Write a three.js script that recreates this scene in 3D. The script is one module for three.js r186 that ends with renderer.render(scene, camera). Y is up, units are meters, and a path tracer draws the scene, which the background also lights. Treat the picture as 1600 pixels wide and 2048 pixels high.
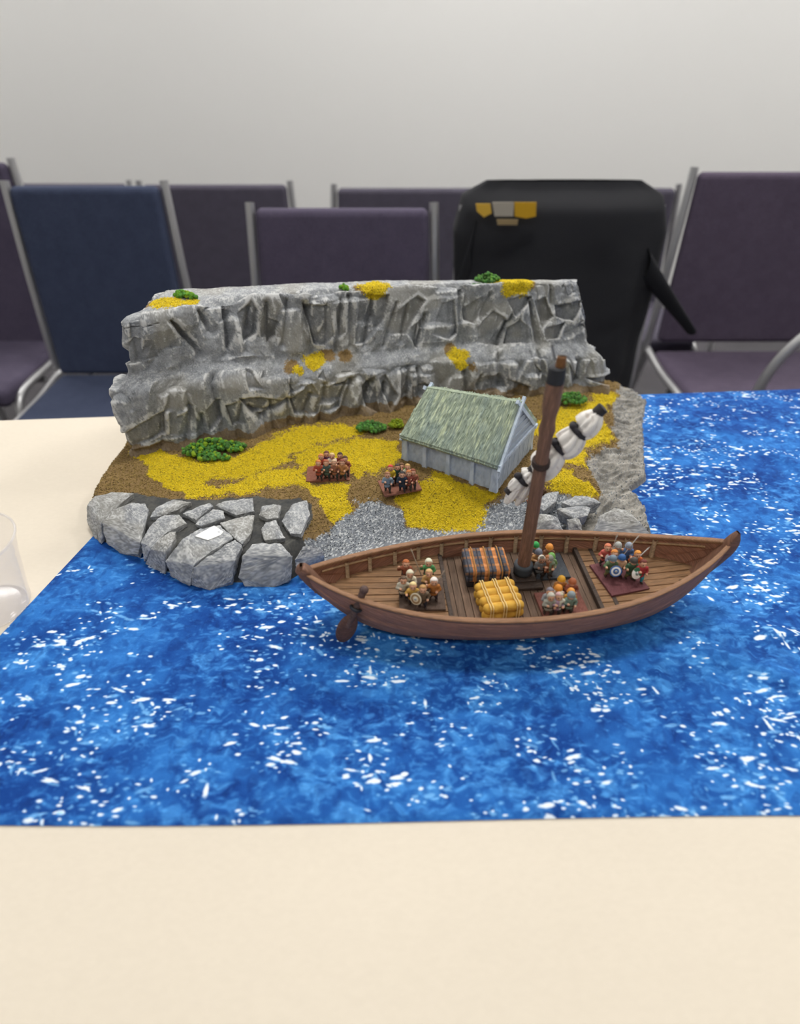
import * as THREE from 'three';
import { mergeGeometries, mergeVertices, toCreasedNormals } from 'three/addons/utils/BufferGeometryUtils.js';
import { RoundedBoxGeometry } from 'three/addons/geometries/RoundedBoxGeometry.js';
import { ConvexGeometry } from 'three/addons/geometries/ConvexGeometry.js';
import { RectAreaLightUniformsLib } from 'three/addons/lights/RectAreaLightUniformsLib.js';

// ------------------------------------------------------------------ camera, light, exposure
const T = 0.74;                                   // height of the table top
const EYE = 0.45, PITCH = 38 * Math.PI / 180, F = 1200;   // camera above the table, tilt, focal length in pixels of the 1600x2048 frame
const scene = new THREE.Scene();
scene.background = new THREE.Color(0x9a9894);
const camera = new THREE.PerspectiveCamera(2 * Math.atan(1024 / F) * 180 / Math.PI, 1600 / 2048, 0.02, 30);
camera.position.set(0, T + EYE, 0);
camera.rotation.x = -PITCH;
camera.focus = 0.66; camera.userData.fStop = 2.9;
scene.add(camera);
const renderer = new THREE.WebGLRenderer({ antialias: true });
renderer.toneMapping = THREE.LinearToneMapping;
renderer.toneMappingExposure = 0.78;
renderer.shadowMap.enabled = true;
RectAreaLightUniformsLib.init();
const CEIL = 3.0, LAMP = 9.0;
// ceiling panels, the wall row and rear pair added to brighten wall and fronts: [x, z, width, depth, strength]
const PANELS = [[.1, -1.05, .6, .3, 6.4, 'straight over the blue cloth'], [1.75, -1.45, .5, .3, 5.6, 'right, over the row of chairs'], [.25, -2.9, 1.5, .3, 3.4, 'middle, added to brighten the white back wall'], [-2.4, -2.9, 1.5, .3, 3.8, 'left, added to brighten the white back wall'], [2.9, -2.9, 1.5, .3, 3.8, 'right, added to brighten the white back wall'], [-1.2, .75, 1.2, .3, 2.3, 'left, unseen added fill behind the photographer'], [1.5, 1.3, 1.2, .3, 1.9, 'right, unseen added fill behind the photographer']];

// ------------------------------------------------------------------ helpers
const S = Math.sin(PITCH), C = Math.cos(PITCH);
const V = (x, y, z) => new THREE.Vector3(x, y, z);
function ray(px, py) { const dx = (px - 800) / F, dy = -(py - 1024) / F; return [dx, -S + dy * C, -C - dy * S]; }
function P(px, py, Y = 0) { const d = ray(px, py), t = (EYE - Y) / -d[1]; return V(d[0] * t, Y + T, d[2] * t); }     // point at height Y above the table
function PZ(px, py, z) { const d = ray(px, py), t = z / d[2]; return V(d[0] * t, EYE + T + d[1] * t, z); }          // point in the upright plane at depth z
function toPix(x, y, z) { const Y = y - T - EYE, w = -Y * S - z * C, u = Y * C - z * S; return [800 + F * x / w, 1024 - F * u / w]; }
function rng(seed) { let a = seed >>> 0; return () => { a = (a + 0x6D2B79F5) | 0; let t = Math.imul(a ^ (a >>> 15), 1 | a); t = (t + Math.imul(t ^ (t >>> 7), 61 | t)) ^ t; return ((t ^ (t >>> 14)) >>> 0) / 4294967296; }; }
function hash(x, y, z) { let h = Math.imul(x, 374761393) ^ Math.imul(y, 668265263) ^ Math.imul(z, 1274126177); h = Math.imul(h ^ (h >>> 13), 1274126177); return ((h ^ (h >>> 16)) >>> 0) / 4294967296; }
function noise(x, y, z = 0) {
  const xi = Math.floor(x), yi = Math.floor(y), zi = Math.floor(z); let a = x - xi, b = y - yi, c = z - zi;
  a = a * a * (3 - 2 * a); b = b * b * (3 - 2 * b); c = c * c * (3 - 2 * c);
  const L = (p, q, t) => p + (q - p) * t;
  return L(L(L(hash(xi, yi, zi), hash(xi + 1, yi, zi), a), L(hash(xi, yi + 1, zi), hash(xi + 1, yi + 1, zi), a), b),
    L(L(hash(xi, yi, zi + 1), hash(xi + 1, yi, zi + 1), a), L(hash(xi, yi + 1, zi + 1), hash(xi + 1, yi + 1, zi + 1), a), b), c);
}
function fbm(x, y, z, o = 3) { let s = 0, a = .5, n = 0; for (let i = 0; i < o; i++) { s += a * noise(x, y, z); n += a; a *= .5; x = x * 2.03 + 7.1; y = y * 2.03 + 3.7; z = z * 2.03 + 1.3; } return s / n; }
const clamp = (x, a = 0, b = 1) => x < a ? a : x > b ? b : x;
const ss = (a, b, x) => { const t = clamp((x - a) / (b - a)); return t * t * (3 - 2 * t); };
const mix = (a, b, t) => a + (b - a) * t;
const lin = h => { const c = new THREE.Color(h); return [c.r, c.g, c.b]; };
const mixc = (a, b, t) => [mix(a[0], b[0], t), mix(a[1], b[1], t), mix(a[2], b[2], t)];
function inPoly(p, x, y) { let r = false; for (let i = 0, j = p.length - 1; i < p.length; j = i++) { const [a, b] = p[i], [c, d] = p[j]; if ((b > y) !== (d > y) && x < (c - a) * (y - b) / (d - b) + a) r = !r; } return r; }
function lerpTable(t, x) { if (x <= t[0][0]) return t[0][1]; for (let i = 1; i < t.length; i++) if (x <= t[i][0]) { const k = (x - t[i - 1][0]) / (t[i][0] - t[i - 1][0]); return mix(t[i - 1][1], t[i][1], k); } return t[t.length - 1][1]; }

const used = new Map();
function numbered(n) { const k = used.get(n) ?? -1; used.set(n, k + 1); return k < 0 ? n : `${n}_${String(k + 1).padStart(3, '0')}`; }
function thing(name, label, category, pos, group) {
  const o = new THREE.Group(); o.name = numbered(name); if (pos) o.position.copy(pos);
  o.userData = { label, category }; if (group) o.userData.group = group; scene.add(o); return o;
}
function part(name, geo, mat, parent, label) {
  const m = new THREE.Mesh(geo, mat); m.name = parent === scene ? numbered(name) : name; m.castShadow = m.receiveShadow = true;
  if (parent !== scene) { let k = 0; while (parent.children.some(c => c.name === m.name)) m.name = `${name}_${String(++k).padStart(3, '0')}`; }
  if (label) m.userData.label = label; parent.add(m); return m;
}
function struct(name, geo, mat) { const m = part(name, geo, mat, scene); m.userData.kind = 'structure'; return m; }
const M = (color, roughness = .8, extra = {}) => new THREE.MeshStandardMaterial({ color, roughness, ...extra });
const vmat = (roughness = .9, extra = {}) => new THREE.MeshStandardMaterial({ color: 0xffffff, vertexColors: true, roughness, ...extra });
function paint(geo, c) { const n = geo.attributes.position.count, a = new Float32Array(n * 3), p = geo.attributes.position; for (let i = 0; i < n; i++) { const k = typeof c === 'function' ? c(p.getX(i), p.getY(i), p.getZ(i), i) : c; a[3 * i] = k[0]; a[3 * i + 1] = k[1]; a[3 * i + 2] = k[2]; } geo.setAttribute('color', new THREE.BufferAttribute(a, 3)); return geo; }
const move = (g, x, y, z) => g.translate(x, y, z);
function box(w, h, d, x = 0, y = 0, z = 0, r = 0) { const g = r ? new RoundedBoxGeometry(w, h, d, 2, r) : new THREE.BoxGeometry(w, h, d); return g.translate(x, y, z); }
function tube(pts, r, seg = 40, rad = 10, closed = false) { return new THREE.TubeGeometry(new THREE.CatmullRomCurve3(pts, closed, 'centripetal'), seg, r, rad, closed); }
function bar(a, b, r1, r2 = r1, rad = 12) { const d = b.clone().sub(a), g = new THREE.CylinderGeometry(r2, r1, d.length(), rad, 6); g.applyQuaternion(new THREE.Quaternion().setFromUnitVectors(V(0, 1, 0), d.clone().normalize())); const m = a.clone().add(b).multiplyScalar(.5); return g.translate(m.x, m.y, m.z); }
function gridGeo(nu, nv, f, closedU = false) {   // f(i, j) -> [x, y, z]
  const pos = new Float32Array(nu * nv * 3), idx = [];
  for (let j = 0; j < nv; j++) for (let i = 0; i < nu; i++) { const p = f(i, j), k = 3 * (j * nu + i); pos[k] = p[0]; pos[k + 1] = p[1]; pos[k + 2] = p[2]; }
  for (let j = 0; j < nv - 1; j++) for (let i = 0; i < (closedU ? nu : nu - 1); i++) { const a = j * nu + i, b = j * nu + (i + 1) % nu, c = a + nu, d = b + nu; idx.push(a, b, c, b, d, c); }
  const g = new THREE.BufferGeometry(); g.setAttribute('position', new THREE.BufferAttribute(pos, 3)); g.setIndex(idx); g.computeVertexNormals(); return g;
}
function clean(gs) { return mergeGeometries(gs.map(g => { const h = g.index ? g.toNonIndexed() : g; for (const k of Object.keys(h.attributes)) if (!['position', 'normal', 'color'].includes(k)) h.deleteAttribute(k); return h; })); }
function tex(w, h, f, srgb = true, wrap = true) {
  const d = new Uint8Array(w * h * 4);
  for (let y = 0; y < h; y++) for (let x = 0; x < w; x++) { const c = f(x, y), k = 4 * (y * w + x); d[k] = clamp(c[0], 0, 255); d[k + 1] = clamp(c[1], 0, 255); d[k + 2] = clamp(c[2], 0, 255); d[k + 3] = 255; }
  const t = new THREE.DataTexture(d, w, h); if (srgb) t.colorSpace = THREE.SRGBColorSpace; t.magFilter = THREE.LinearFilter; t.minFilter = THREE.LinearMipmapLinearFilter; t.generateMipmaps = true; if (wrap) t.wrapS = t.wrapT = THREE.RepeatWrapping; t.needsUpdate = true; return t;
}
// smooth closed surface around a distance field
function surfaceNets(f, lo, hi, n) {
  const nx = n[0], ny = n[1], nz = n[2], val = new Float32Array(nx * ny * nz), id = (i, j, k) => i + nx * (j + ny * k);
  const st = [0, 1, 2].map(a => (hi[a] - lo[a]) / (n[a] - 1));
  for (let k = 0; k < nz; k++) for (let j = 0; j < ny; j++) for (let i = 0; i < nx; i++) val[id(i, j, k)] = f(lo[0] + i * st[0], lo[1] + j * st[1], lo[2] + k * st[2]);
  const vid = new Int32Array(nx * ny * nz).fill(-1), pos = [], idx = [], cs = [];
  for (let e = 0; e < 8; e++) cs.push([e & 1, (e >> 1) & 1, e >> 2]);
  const ed = []; for (let a = 0; a < 8; a++) for (let b = a + 1; b < 8; b++) { const x = a ^ b; if (x === 1 || x === 2 || x === 4) ed.push([a, b]); }
  for (let k = 0; k < nz - 1; k++) for (let j = 0; j < ny - 1; j++) for (let i = 0; i < nx - 1; i++) {
    let x = 0, y = 0, z = 0, c = 0;
    for (const [a, b] of ed) { const A = cs[a], B = cs[b], va = val[id(i + A[0], j + A[1], k + A[2])], vb = val[id(i + B[0], j + B[1], k + B[2])]; if ((va < 0) !== (vb < 0)) { const t = va / (va - vb); x += mix(A[0], B[0], t); y += mix(A[1], B[1], t); z += mix(A[2], B[2], t); c++; } }
    if (c) { vid[id(i, j, k)] = pos.length / 3; pos.push(lo[0] + (i + x / c) * st[0], lo[1] + (j + y / c) * st[1], lo[2] + (k + z / c) * st[2]); }
  }
  const quad = (a, b, c, d, fl) => { if (a < 0 || b < 0 || c < 0 || d < 0) return; if (fl) idx.push(a, b, c, a, c, d); else idx.push(a, c, b, a, d, c); };
  for (let k = 1; k < nz - 1; k++) for (let j = 1; j < ny - 1; j++) for (let i = 1; i < nx - 1; i++) {
    const s = val[id(i, j, k)] < 0;
    if (s !== val[id(i + 1, j, k)] < 0) quad(vid[id(i, j - 1, k - 1)], vid[id(i, j, k - 1)], vid[id(i, j, k)], vid[id(i, j - 1, k)], s);
    if (s !== val[id(i, j + 1, k)] < 0) quad(vid[id(i - 1, j, k - 1)], vid[id(i - 1, j, k)], vid[id(i, j, k)], vid[id(i, j, k - 1)], s);
    if (s !== val[id(i, j, k + 1)] < 0) quad(vid[id(i - 1, j - 1, k)], vid[id(i, j - 1, k)], vid[id(i, j, k)], vid[id(i - 1, j, k)], s);
  }
  const g = new THREE.BufferGeometry(); g.setAttribute('position', new THREE.Float32BufferAttribute(pos, 3)); g.setIndex(idx); g.computeVertexNormals(); return g;
}

// ------------------------------------------------------------------ the hall
{
  const white = M(new THREE.Color(.86, .86, .85), .9), X0 = -4, X1 = 4, Z0 = -3.3, Z1 = 3.4;
  struct('floor', box(X1 - X0 + .3, .1, Z1 - Z0 + .3, 0, -.05, (Z0 + Z1) / 2), new THREE.MeshStandardMaterial({ roughness: .6, color: 0x4b484e, map: tex(256, 256, (x, y) => { const v = 190 + 50 * fbm(x * .2, y * .2, 0) + 20 * hash(x, y, 1); return [v, v, v]; }) }));
  struct('ceiling', box(X1 - X0 + .3, .1, Z1 - Z0 + .3, 0, CEIL + .05, (Z0 + Z1) / 2), white);
  struct('wall_back', box(X1 - X0, CEIL, .1, 0, CEIL / 2, Z0 - .05), white);
  struct('wall_front', box(X1 - X0, CEIL, .1, 0, CEIL / 2, Z1 + .05), white);
  struct('wall_left', box(.1, CEIL, Z1 - Z0, X0 - .05, CEIL / 2, (Z0 + Z1) / 2), white);
  struct('wall_right', box(.1, CEIL, Z1 - Z0, X1 + .05, CEIL / 2, (Z0 + Z1) / 2), white);
  struct('baseboard_back', box(X1 - X0, .1, .015, 0, .05, Z0 + .0075, .004), M(0xb9b6b0, .6));
  const frameM = M(0xd8d8d8, .5), glow = new THREE.MeshStandardMaterial({ color: 0xffffff, emissive: new THREE.Color(1, .985, .95), emissiveIntensity: 1.2, roughness: .5 });
  PANELS.forEach(([x, z, w, d, k, where]) => {
    const t = thing('ceiling_light', `flat white ceiling light panel, ${where}`, 'ceiling light', V(x, CEIL, z), 'ceiling light panels');
    part('frame', clean([box(w + .06, .04, .03, 0, -.02, d / 2 + .015), box(w + .06, .04, .03, 0, -.02, -d / 2 - .015), box(.03, .04, d, w / 2 + .015, -.02, 0), box(.03, .04, d, -w / 2 - .015, -.02, 0)]), frameM, t);
    part('diffuser', box(w, .015, d, 0, -.012, 0), glow, t);
    const l = new THREE.RectAreaLight(new THREE.Color(1, .975, .93), LAMP * k, w, d); l.name = 'panel_light'; l.position.set(0, -.025, 0); l.rotation.x = -Math.PI / 2; t.add(l);
  });
}

// ------------------------------------------------------------------ table, sea cloth, cup
const tableYaw = Math.atan2(.0915, 1.264);
{
  const cream = new THREE.MeshStandardMaterial({ roughness: .75, map: tex(512, 512, (x, y) => { const n = 6 * (fbm(x * .02, y * .02, 4) - .5) + 3 * (hash(x, y, 9) - .5); return [216 + n, 206 + n, 190 + n]; }) });
  const t = thing('exhibition_table', 'long cream topped table that carries the blue cloth and the island', 'table', V(.03, 0, -.426)); t.rotation.y = tableYaw;
  const top = box(1.9, .03, .85, 0, T - .0155, 0, .006); part('tabletop', top, cream, t);
  const steel = M(0x55565a, .45, { metalness: .6 });
  for (const [x, z] of [[-.85, .36], [.85, .36], [-.85, -.36], [.85, -.36]]) part('leg', bar(V(x, 0, z), V(x, T - .03, z), .018), steel, t);
  part('apron', clean([box(1.74, .05, .02, 0, T - .055, .36), box(1.74, .05, .02, 0, T - .055, -.36), box(.02, .05, .7, .85, T - .055, 0), box(.02, .05, .7, -.85, T - .055, 0)]), steel, t);
}
{ // cloth printed with a sea pattern
  const W = 2048, Hh = 1280, x0 = -.5, z0 = -1.0, sc = 1.42 / W, R = rng(5);
  const img = new Float32Array(W * Hh * 3);
  for (let y = 0; y < Hh; y++) for (let x = 0; x < W; x++) {
    const u = x * sc * 1000, v = y * sc * 1000;   // millimetres on the cloth
    const wu = u + 9 * fbm(u / 12, v / 12, 50, 2), wv = v + 9 * fbm(u / 12, v / 12, 60, 2); let n = .55 * fbm(wu / 62, wv / 45, 1, 3) + .45 * fbm(wu / 15, wv / 10, 2, 3);
    n = ss(.28, .72, n);
    const st = fbm(wu / 9, wv / 4.2, 5, 4), c = fbm(u / 55, v / 38, 12, 2);
    let r = mix(14, 44, n), g = mix(62, 112, n), b = mix(136, 190, n);
    const fine = fbm(wu / 3.6, wv / 2.2, 15, 2), l = .5 * ss(.5, .78, st + .4 * (c - .5)) + .35 * ss(.55, .8, fine + .3 * (c - .5)); r = mix(r, 84, l); g = mix(g, 158, l); b = mix(b, 228, l); const dk = .35 * ss(.52, .75, fbm(wu / 6, wv / 8, 25, 2)); r *= 1 - dk * .6; g *= 1 - dk * .45; b *= 1 - dk * .3;
    const k = 3 * (y * W + x); img[k] = r; img[k + 1] = g; img[k + 2] = b;
  }
  const dab = (cx, cy, a, b, ang, o, col) => {
    const m = Math.ceil(a + 2), ca = Math.cos(ang), sa = Math.sin(ang);
    for (let y = Math.max(0, cy - m | 0); y <= Math.min(Hh - 1, cy + m); y++) for (let x = Math.max(0, cx - m | 0); x <= Math.min(W - 1, cx + m); x++) {
      const dx = x - cx, dy = y - cy, p = (dx * ca + dy * sa) / a, q = (-dx * sa + dy * ca) / b, wob = .35 * (noise(x * .35, y * .35, 3) - .5), d = Math.sqrt(p * p + q * q) + wob;
      const w = o * (1 - ss(.5, 1.12, d)); if (w <= 0) continue; const k = 3 * (y * W + x); for (let e = 0; e < 3; e++) img[k + e] = mix(img[k + e], col[e], w);
    }
  };
  const WHITE = [236, 244, 255], PALE = [140, 200, 248];
  for (let i = 0; i < 34000; i++) {
    const x = R() * W, y = R() * Hh, cl = fbm(x * sc * 1000 / 34, y * sc * 1000 / 24, 40, 2); if (R() > ss(.36, .68, cl)) continue;
    const big = R() < .12, L = (big ? 4.5 + 8 * R() : 1.8 + 3.4 * R()), wdt = (big ? 1.7 + 1.6 * R() : 1.1 + 1.3 * R()), ang = (R() - .5) * .7 + (R() < .08 ? 1.2 : 0), wh = R() < .52;
    dab(x, y, L, wdt, ang, wh ? .95 : .6, wh ? WHITE : PALE);
    if (big && wh && R() < .6) dab(x + L * (R() - .3), y + 3 * (R() - .5), L * .8, wdt, ang + .7 * (R() - .5), .95, WHITE);
  }
  const map = tex(W, Hh, (x, y) => { const k = 3 * (y * W + x), n = 8 * (hash(x, y, 77) - .5); return [img[k] + n, img[k + 1] + n, img[k + 2] + n]; }, true, false);
  const L0 = V(-.3853, 0, -.3819), dir = V(.0279, 0, -.1374).normalize();     // its left edge on the table
  const nx = 300, nz = 230, back = x => -.8495 - .0724 * x - .004;
  const folds = (x, z) => {
    let h = .0005 * (fbm(x * 40, z * 40, 3) - .4);
    const ridge = (ax, az, bx, bz, w, a) => { const vx = bx - ax, vz = bz - az, t = clamp(((x - ax) * vx + (z - az) * vz) / (vx * vx + vz * vz)), d = Math.hypot(x - ax - t * vx, z - az - t * vz) / w; h += a * Math.exp(-d * d) * Math.sin(Math.PI * clamp(.08 + t * .9)); };
    ridge(.27, -.37, .47, -.27, .012, .0055); ridge(.30, -.40, .58, -.33, .010, .005); ridge(.42, -.42, .60, -.38, .009, .004); ridge(.38, -.31, .52, -.20, .016, .004); ridge(.05, -.33, .12, -.21, .014, .0022); ridge(-.05, -.33, -.12, -.2, .012, .002); ridge(.44, -.82, .62, -.55, .012, .003); ridge(-.24, -.37, -.33, -.2, .013, .002);
    return Math.max(0, h);
  };
  const g = gridGeo(nx, nz, (i, j) => {
    const u = i / (nx - 1), jj = nz - 1 - j; let z, y, x;
    const zf = -.206 + .003 * Math.sin(u * 9) - .004 * u;
    const lx = L0.x + (zf - L0.z) * dir.x / dir.z;
    const body = nz - 31; // last rows hang over the back edge of the table
    if (jj < body) {
      const v = jj / (body - 1); x = mix(lx, .9, u); const zb = back(mix(L0.x + (-.84 - L0.z) * dir.x / dir.z, .9, u)); z = mix(zf, zb, v); x = mix(L0.x + (z - L0.z) * dir.x / dir.z, .9, u);
      y = T + .0016 + folds(x, z); const e = Math.min(u / .004, (1 - u) / .004, v / .004, 1); y = mix(T + .0004, y, clamp(e));
    } else {
      const k = (jj - body + 1) / 30; x = mix(L0.x + (-.85 - L0.z) * dir.x / dir.z, .9, u); const a = Math.min(1, k * 5) * Math.PI / 2;
      z = back(x) - .004 * Math.sin(a) - .006 * k * (.5 + .5 * Math.sin(x * 60)); y = T + .0016 - .004 * (1 - Math.cos(a)) - .09 * Math.max(0, k - .2);
    }
    return [x, y, z];
  });
  const p = g.attributes.position, uv = new Float32Array(p.count * 2);
  for (let i = 0; i < p.count; i++) { uv[2 * i] = (p.getX(i) - x0) / (W * sc); uv[2 * i + 1] = clamp((p.getZ(i) - z0 - (T - Math.min(T, p.getY(i)))) / (Hh * sc)); }
  g.setAttribute('uv', new THREE.BufferAttribute(uv, 2));
  const m = part('sea_cloth', g, new THREE.MeshPhysicalMaterial({ map, roughness: .85, specularIntensity: .35, side: THREE.DoubleSide }), scene);
  m.userData = { label: 'blue cloth printed with sparkling sea spread over the cream table', category: 'cloth' };
}
{ // clear cup cut by the left edge of the view
  const c = P(-14, 1216, 0), t = thing('plastic_cup', 'clear plastic cup standing at the left edge beside the blue cloth', 'cup', V(c.x, T + .0006, c.z));
  const prof = [[0, .004], [.026, .004], [.029, .0025], [.031, .0005], [.0345, .0005], [.0358, .003], [.0368, .012], [.0412, .040], [.0445, .062], [.0452, .064], [.0468, .071], [.0482, .080], [.0496, .0825], [.0502, .0840], [.0494, .0850]];
  const mat = new THREE.MeshPhysicalMaterial({ color: 0xf8f8fa, transmission: .94, roughness: .12, ior: 1.3, thickness: 0, side: THREE.DoubleSide });
  part('cup_wall', new THREE.LatheGeometry([...prof].map(a => new THREE.Vector2(...a)), 72), mat, t);
  part('rim', new THREE.TorusGeometry(.0498, .0012, 10, 72).rotateX(Math.PI / 2).translate(0, .084, 0), mat, t);
}

// ------------------------------------------------------------------ island terrain
const island = thing('island_terrain', 'model island with a grey two tier cliff, yellow turf and boulders on the blue cloth', 'terrain model', V(0, T, 0));
const OUT = [[252, 900], [238, 930], [215, 958], [195, 985], [180, 1015], [178, 1050], [205, 1085], [240, 1100], [285, 1108], [300, 1130], [340, 1148], [380, 1168], [430, 1172], [475, 1168], [560, 1170], [588, 1160], [602, 1150], [625, 1146], [665, 1126], [760, 1103], [900, 1080], [1040, 1071], [1200, 1074], [1302, 1070], [1298, 1050], [1288, 1015], [1262, 986], [1280, 974], [1291, 966], [1289, 925], [1286, 850], [1293, 806], [1262, 785]].map(a => { const p = P(a[0], a[1], 0); return [p.x, p.z]; });
OUT.push([.345, -.93], [.1, -.90], [-.2, -.86], [-.345, -.83], [-.372, -.74]);
function outDist(x, z) { let d = 1; for (let i = 0, j = OUT.length - 1; i < OUT.length; j = i++) { const [a, b] = OUT[j], [c, e] = OUT[i], vx = c - a, vz = e - b, t = clamp(((x - a) * vx + (z - b) * vz) / (vx * vx + vz * vz)); d = Math.min(d, Math.hypot(x - a - t * vx, z - b - t * vz)); } return inPoly(OUT, x, z) ? d : -d; }
const YEL = [
  [[262, 905], [330, 900], [400, 925], [470, 915], [530, 885], [590, 858], [680, 846], [735, 850], [722, 866], [690, 878], [630, 888], [590, 910], [548, 935], [500, 955], [430, 960], [400, 968], [470, 985], [445, 995], [370, 997], [340, 975], [300, 955], [285, 930]],
  [[620, 895], [720, 878], [800, 885], [808, 925], [790, 935], [750, 940], [720, 960], [690, 945], [620, 935], [590, 922], [605, 905]],
  [[545, 940], [612, 930], [616, 966], [600, 972], [540, 975], [500, 985], [440, 992], [420, 985], [480, 965]],
  [[600, 966], [700, 968], [702, 1000], [695, 1035], [670, 1052], [648, 1030], [640, 995], [605, 978]],
  [[795, 992], [850, 972], [870, 945], [1000, 990], [970, 1012], [975, 1035], [950, 1058], [870, 1060], [822, 1050], [800, 1018]],
  [[1070, 855], [1110, 815], [1170, 808], [1195, 785], [1222, 785], [1226, 806], [1195, 832], [1225, 860], [1215, 885], [1180, 892], [1150, 912], [1110, 935], [1080, 925]],
  [[1100, 952], [1140, 935], [1165, 960], [1195, 985], [1175, 997], [1130, 985], [1092, 977]], [[1130, 915], [1160, 905], [1176, 935], [1145, 930]]];
const GRIT = [[[550, 1180], [600, 1085], [650, 1072], [690, 1040], [720, 1005], [770, 1003], [800, 1022], [820, 1055], [950, 1062], [975, 1015], [1010, 1000], [1075, 1000], [1100, 985], [1200, 1000], [1190, 960], [1172, 912], [1236, 892], [1225, 862], [1232, 830], [1226, 800], [1240, 770], [1320, 780], [1330, 1110], [1000, 1200]]];
const GAPS = [[172, 1010], [190, 992], [270, 985], [340, 1000], [430, 1000], [510, 992], [560, 1000], [600, 998], [624, 1010], [622, 1040], [604, 1075], [620, 1100], [600, 1180], [380, 1200], [200, 1130], [165, 1060]];  // darker grey ground in the gaps between the boulders
const PLAT = .030;
function groundH(x, z) {
  const d = outDist(x, z); if (d < 0) return -.004 + d;
  const fr = ss(.05, .0, Math.hypot(Math.max(0, -.09 - x), Math.max(0, x - .26), Math.max(0, -.60 - z))) * ss(-.64, -.57, z) * ss(-.13, -.06, x), rt = ss(.17, .27, x);
  const W = mix(mix(.02, .085, rt), .10, fr), e = mix(mix(.006, .007, rt), .0025, fr);
  let h = e * ss(0, .004, d) + (PLAT - e) * ss(0, 1, clamp(d / W));
  const px = fbm(x * 60, z * 60, 2, 3) - .5; h += .004 * px * ss(.0, .02, d) ;
  const strand = rt * (1 - ss(.05, .09, d)); if (strand > 0) { const u = x * .55 + z * .83, v = x * .83 - z * .55; h += strand * .0056 * (fbm(u * 240 + 3 * noise(v * 30, u * 20, 5), v * 60, 7, 3) - .45) * 2; }
  h += .0009 * (fbm(x * 420, z * 420, 6, 2) - .5) * ss(0, .004, d);
  return h;
}
const pj = p => (p.length ? p : p);
function zone(x, y, z) {          // what lies on the ground here: yellow turf, grit or earth
  const q = toPix(x, y + T, z), n = 22 * (fbm(x * 70, z * 70, 21, 3) - .5), m = 22 * (fbm(x * 70, z * 70, 33, 3) - .5), j = 15 * (hash(x * 9e3 | 0, z * 9e3 | 0, 3) - .5) * hash(x * 9e3 | 0, z * 9e3 | 0, 8);
  const a = q[0] + n * 1.6 + j, b = q[1] + m + .8 * j;
  if (inPoly(GAPS, q[0] + n * .4, q[1] + m * .4)) return 3; if (YEL.some(p => inPoly(p, a, b))) return 1; if (GRIT.some(p => inPoly(p, a, b))) return x + .12 * (z + .7) + .03 * (fbm(x * 40, z * 40, 3) - .5) > .215 ? 4 : 2; return 0;
}
const EARTH = lin(0x8c7346), EARTH2 = lin(0x6a5334), GRITC = lin(0x868c93), GRITL = lin(0xc4c7c8), GRITD = lin(0x45484e), YELC = lin(0xd2b81a), YELD = lin(0x9c861e);
const ground = {};
{
  const st = .0014, x0 = -.40, x1 = .42, z0 = -.95, z1 = -.42, nx = Math.round((x1 - x0) / st), nz = Math.round((z1 - z0) / st), H = new Float32Array(nx * nz), pos = [], col = [], map = new Int32Array(nx * nz).fill(-1), idx = [];
  for (let j = 0; j < nz; j++) for (let i = 0; i < nx; i++) H[j * nx + i] = groundH(x0 + i * st, z0 + j * st);
  ground.h = (x, z) => { const i = clamp(Math.round((x - x0) / st), 0, nx - 1), j = clamp(Math.round((z - z0) / st), 0, nz - 1); return H[j * nx + i]; };
  const need = new Uint8Array(nx * nz);
  for (let j = 0; j < nz - 1; j++) for (let i = 0; i < nx - 1; i++) { const a = j * nx + i; if (Math.max(H[a], H[a + 1], H[a + nx], H[a + nx + 1]) > 0) need[a] = 1; }
  const R = rng(11);
  const vert = a => { if (map[a] >= 0) return map[a]; const i = a % nx, j = a / nx | 0, x = x0 + i * st, z = z0 + j * st, y = Math.max(.0012, H[a]); const k = zone(x, y, z), r = R(), n = fbm(x * 90, z * 90, 9, 3);
    let c = k === 4 ? mixc(lin(0x4a4946), lin(0xa8a49c), clamp(.1 + .95 * fbm((x * .55 + z * .83) * 240, (x * .83 - z * .55) * 60, 5, 3) + .4 * (r - .5))) : k === 3 ? mixc(lin(0x2f3237), lin(0x5a5954), n * (.5 + r)) : k === 1 ? mixc(YELD, YELC, .35 + .65 * r) : k === 2 ? (r < .2 ? GRITL : r < .38 ? mixc(GRITD, GRITC, .4) : mixc(GRITC, GRITD, .4 * n)) : mixc(EARTH2, EARTH, clamp(.25 + .5 * n + .5 * (r - .4)));
    pos.push(x, y, z); col.push(...c); return map[a] = pos.length / 3 - 1; };
  for (let j = 0; j < nz - 1; j++) for (let i = 0; i < nx - 1; i++) { const a = j * nx + i; if (!need[a]) continue; const A = vert(a), B = vert(a + 1), Cc = vert(a + nx), D = vert(a + nx + 1); idx.push(A, Cc, B, B, Cc, D); }
  const g = new THREE.BufferGeometry(); g.setAttribute('position', new THREE.Float32BufferAttribute(pos, 3)); g.setAttribute('color', new THREE.Float32BufferAttribute(col, 3)); g.setIndex(idx); g.computeVertexNormals();
  part('ground', g, vmat(.95), island, 'brown earth and grey grit ground sloping to the sea');
}
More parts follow.
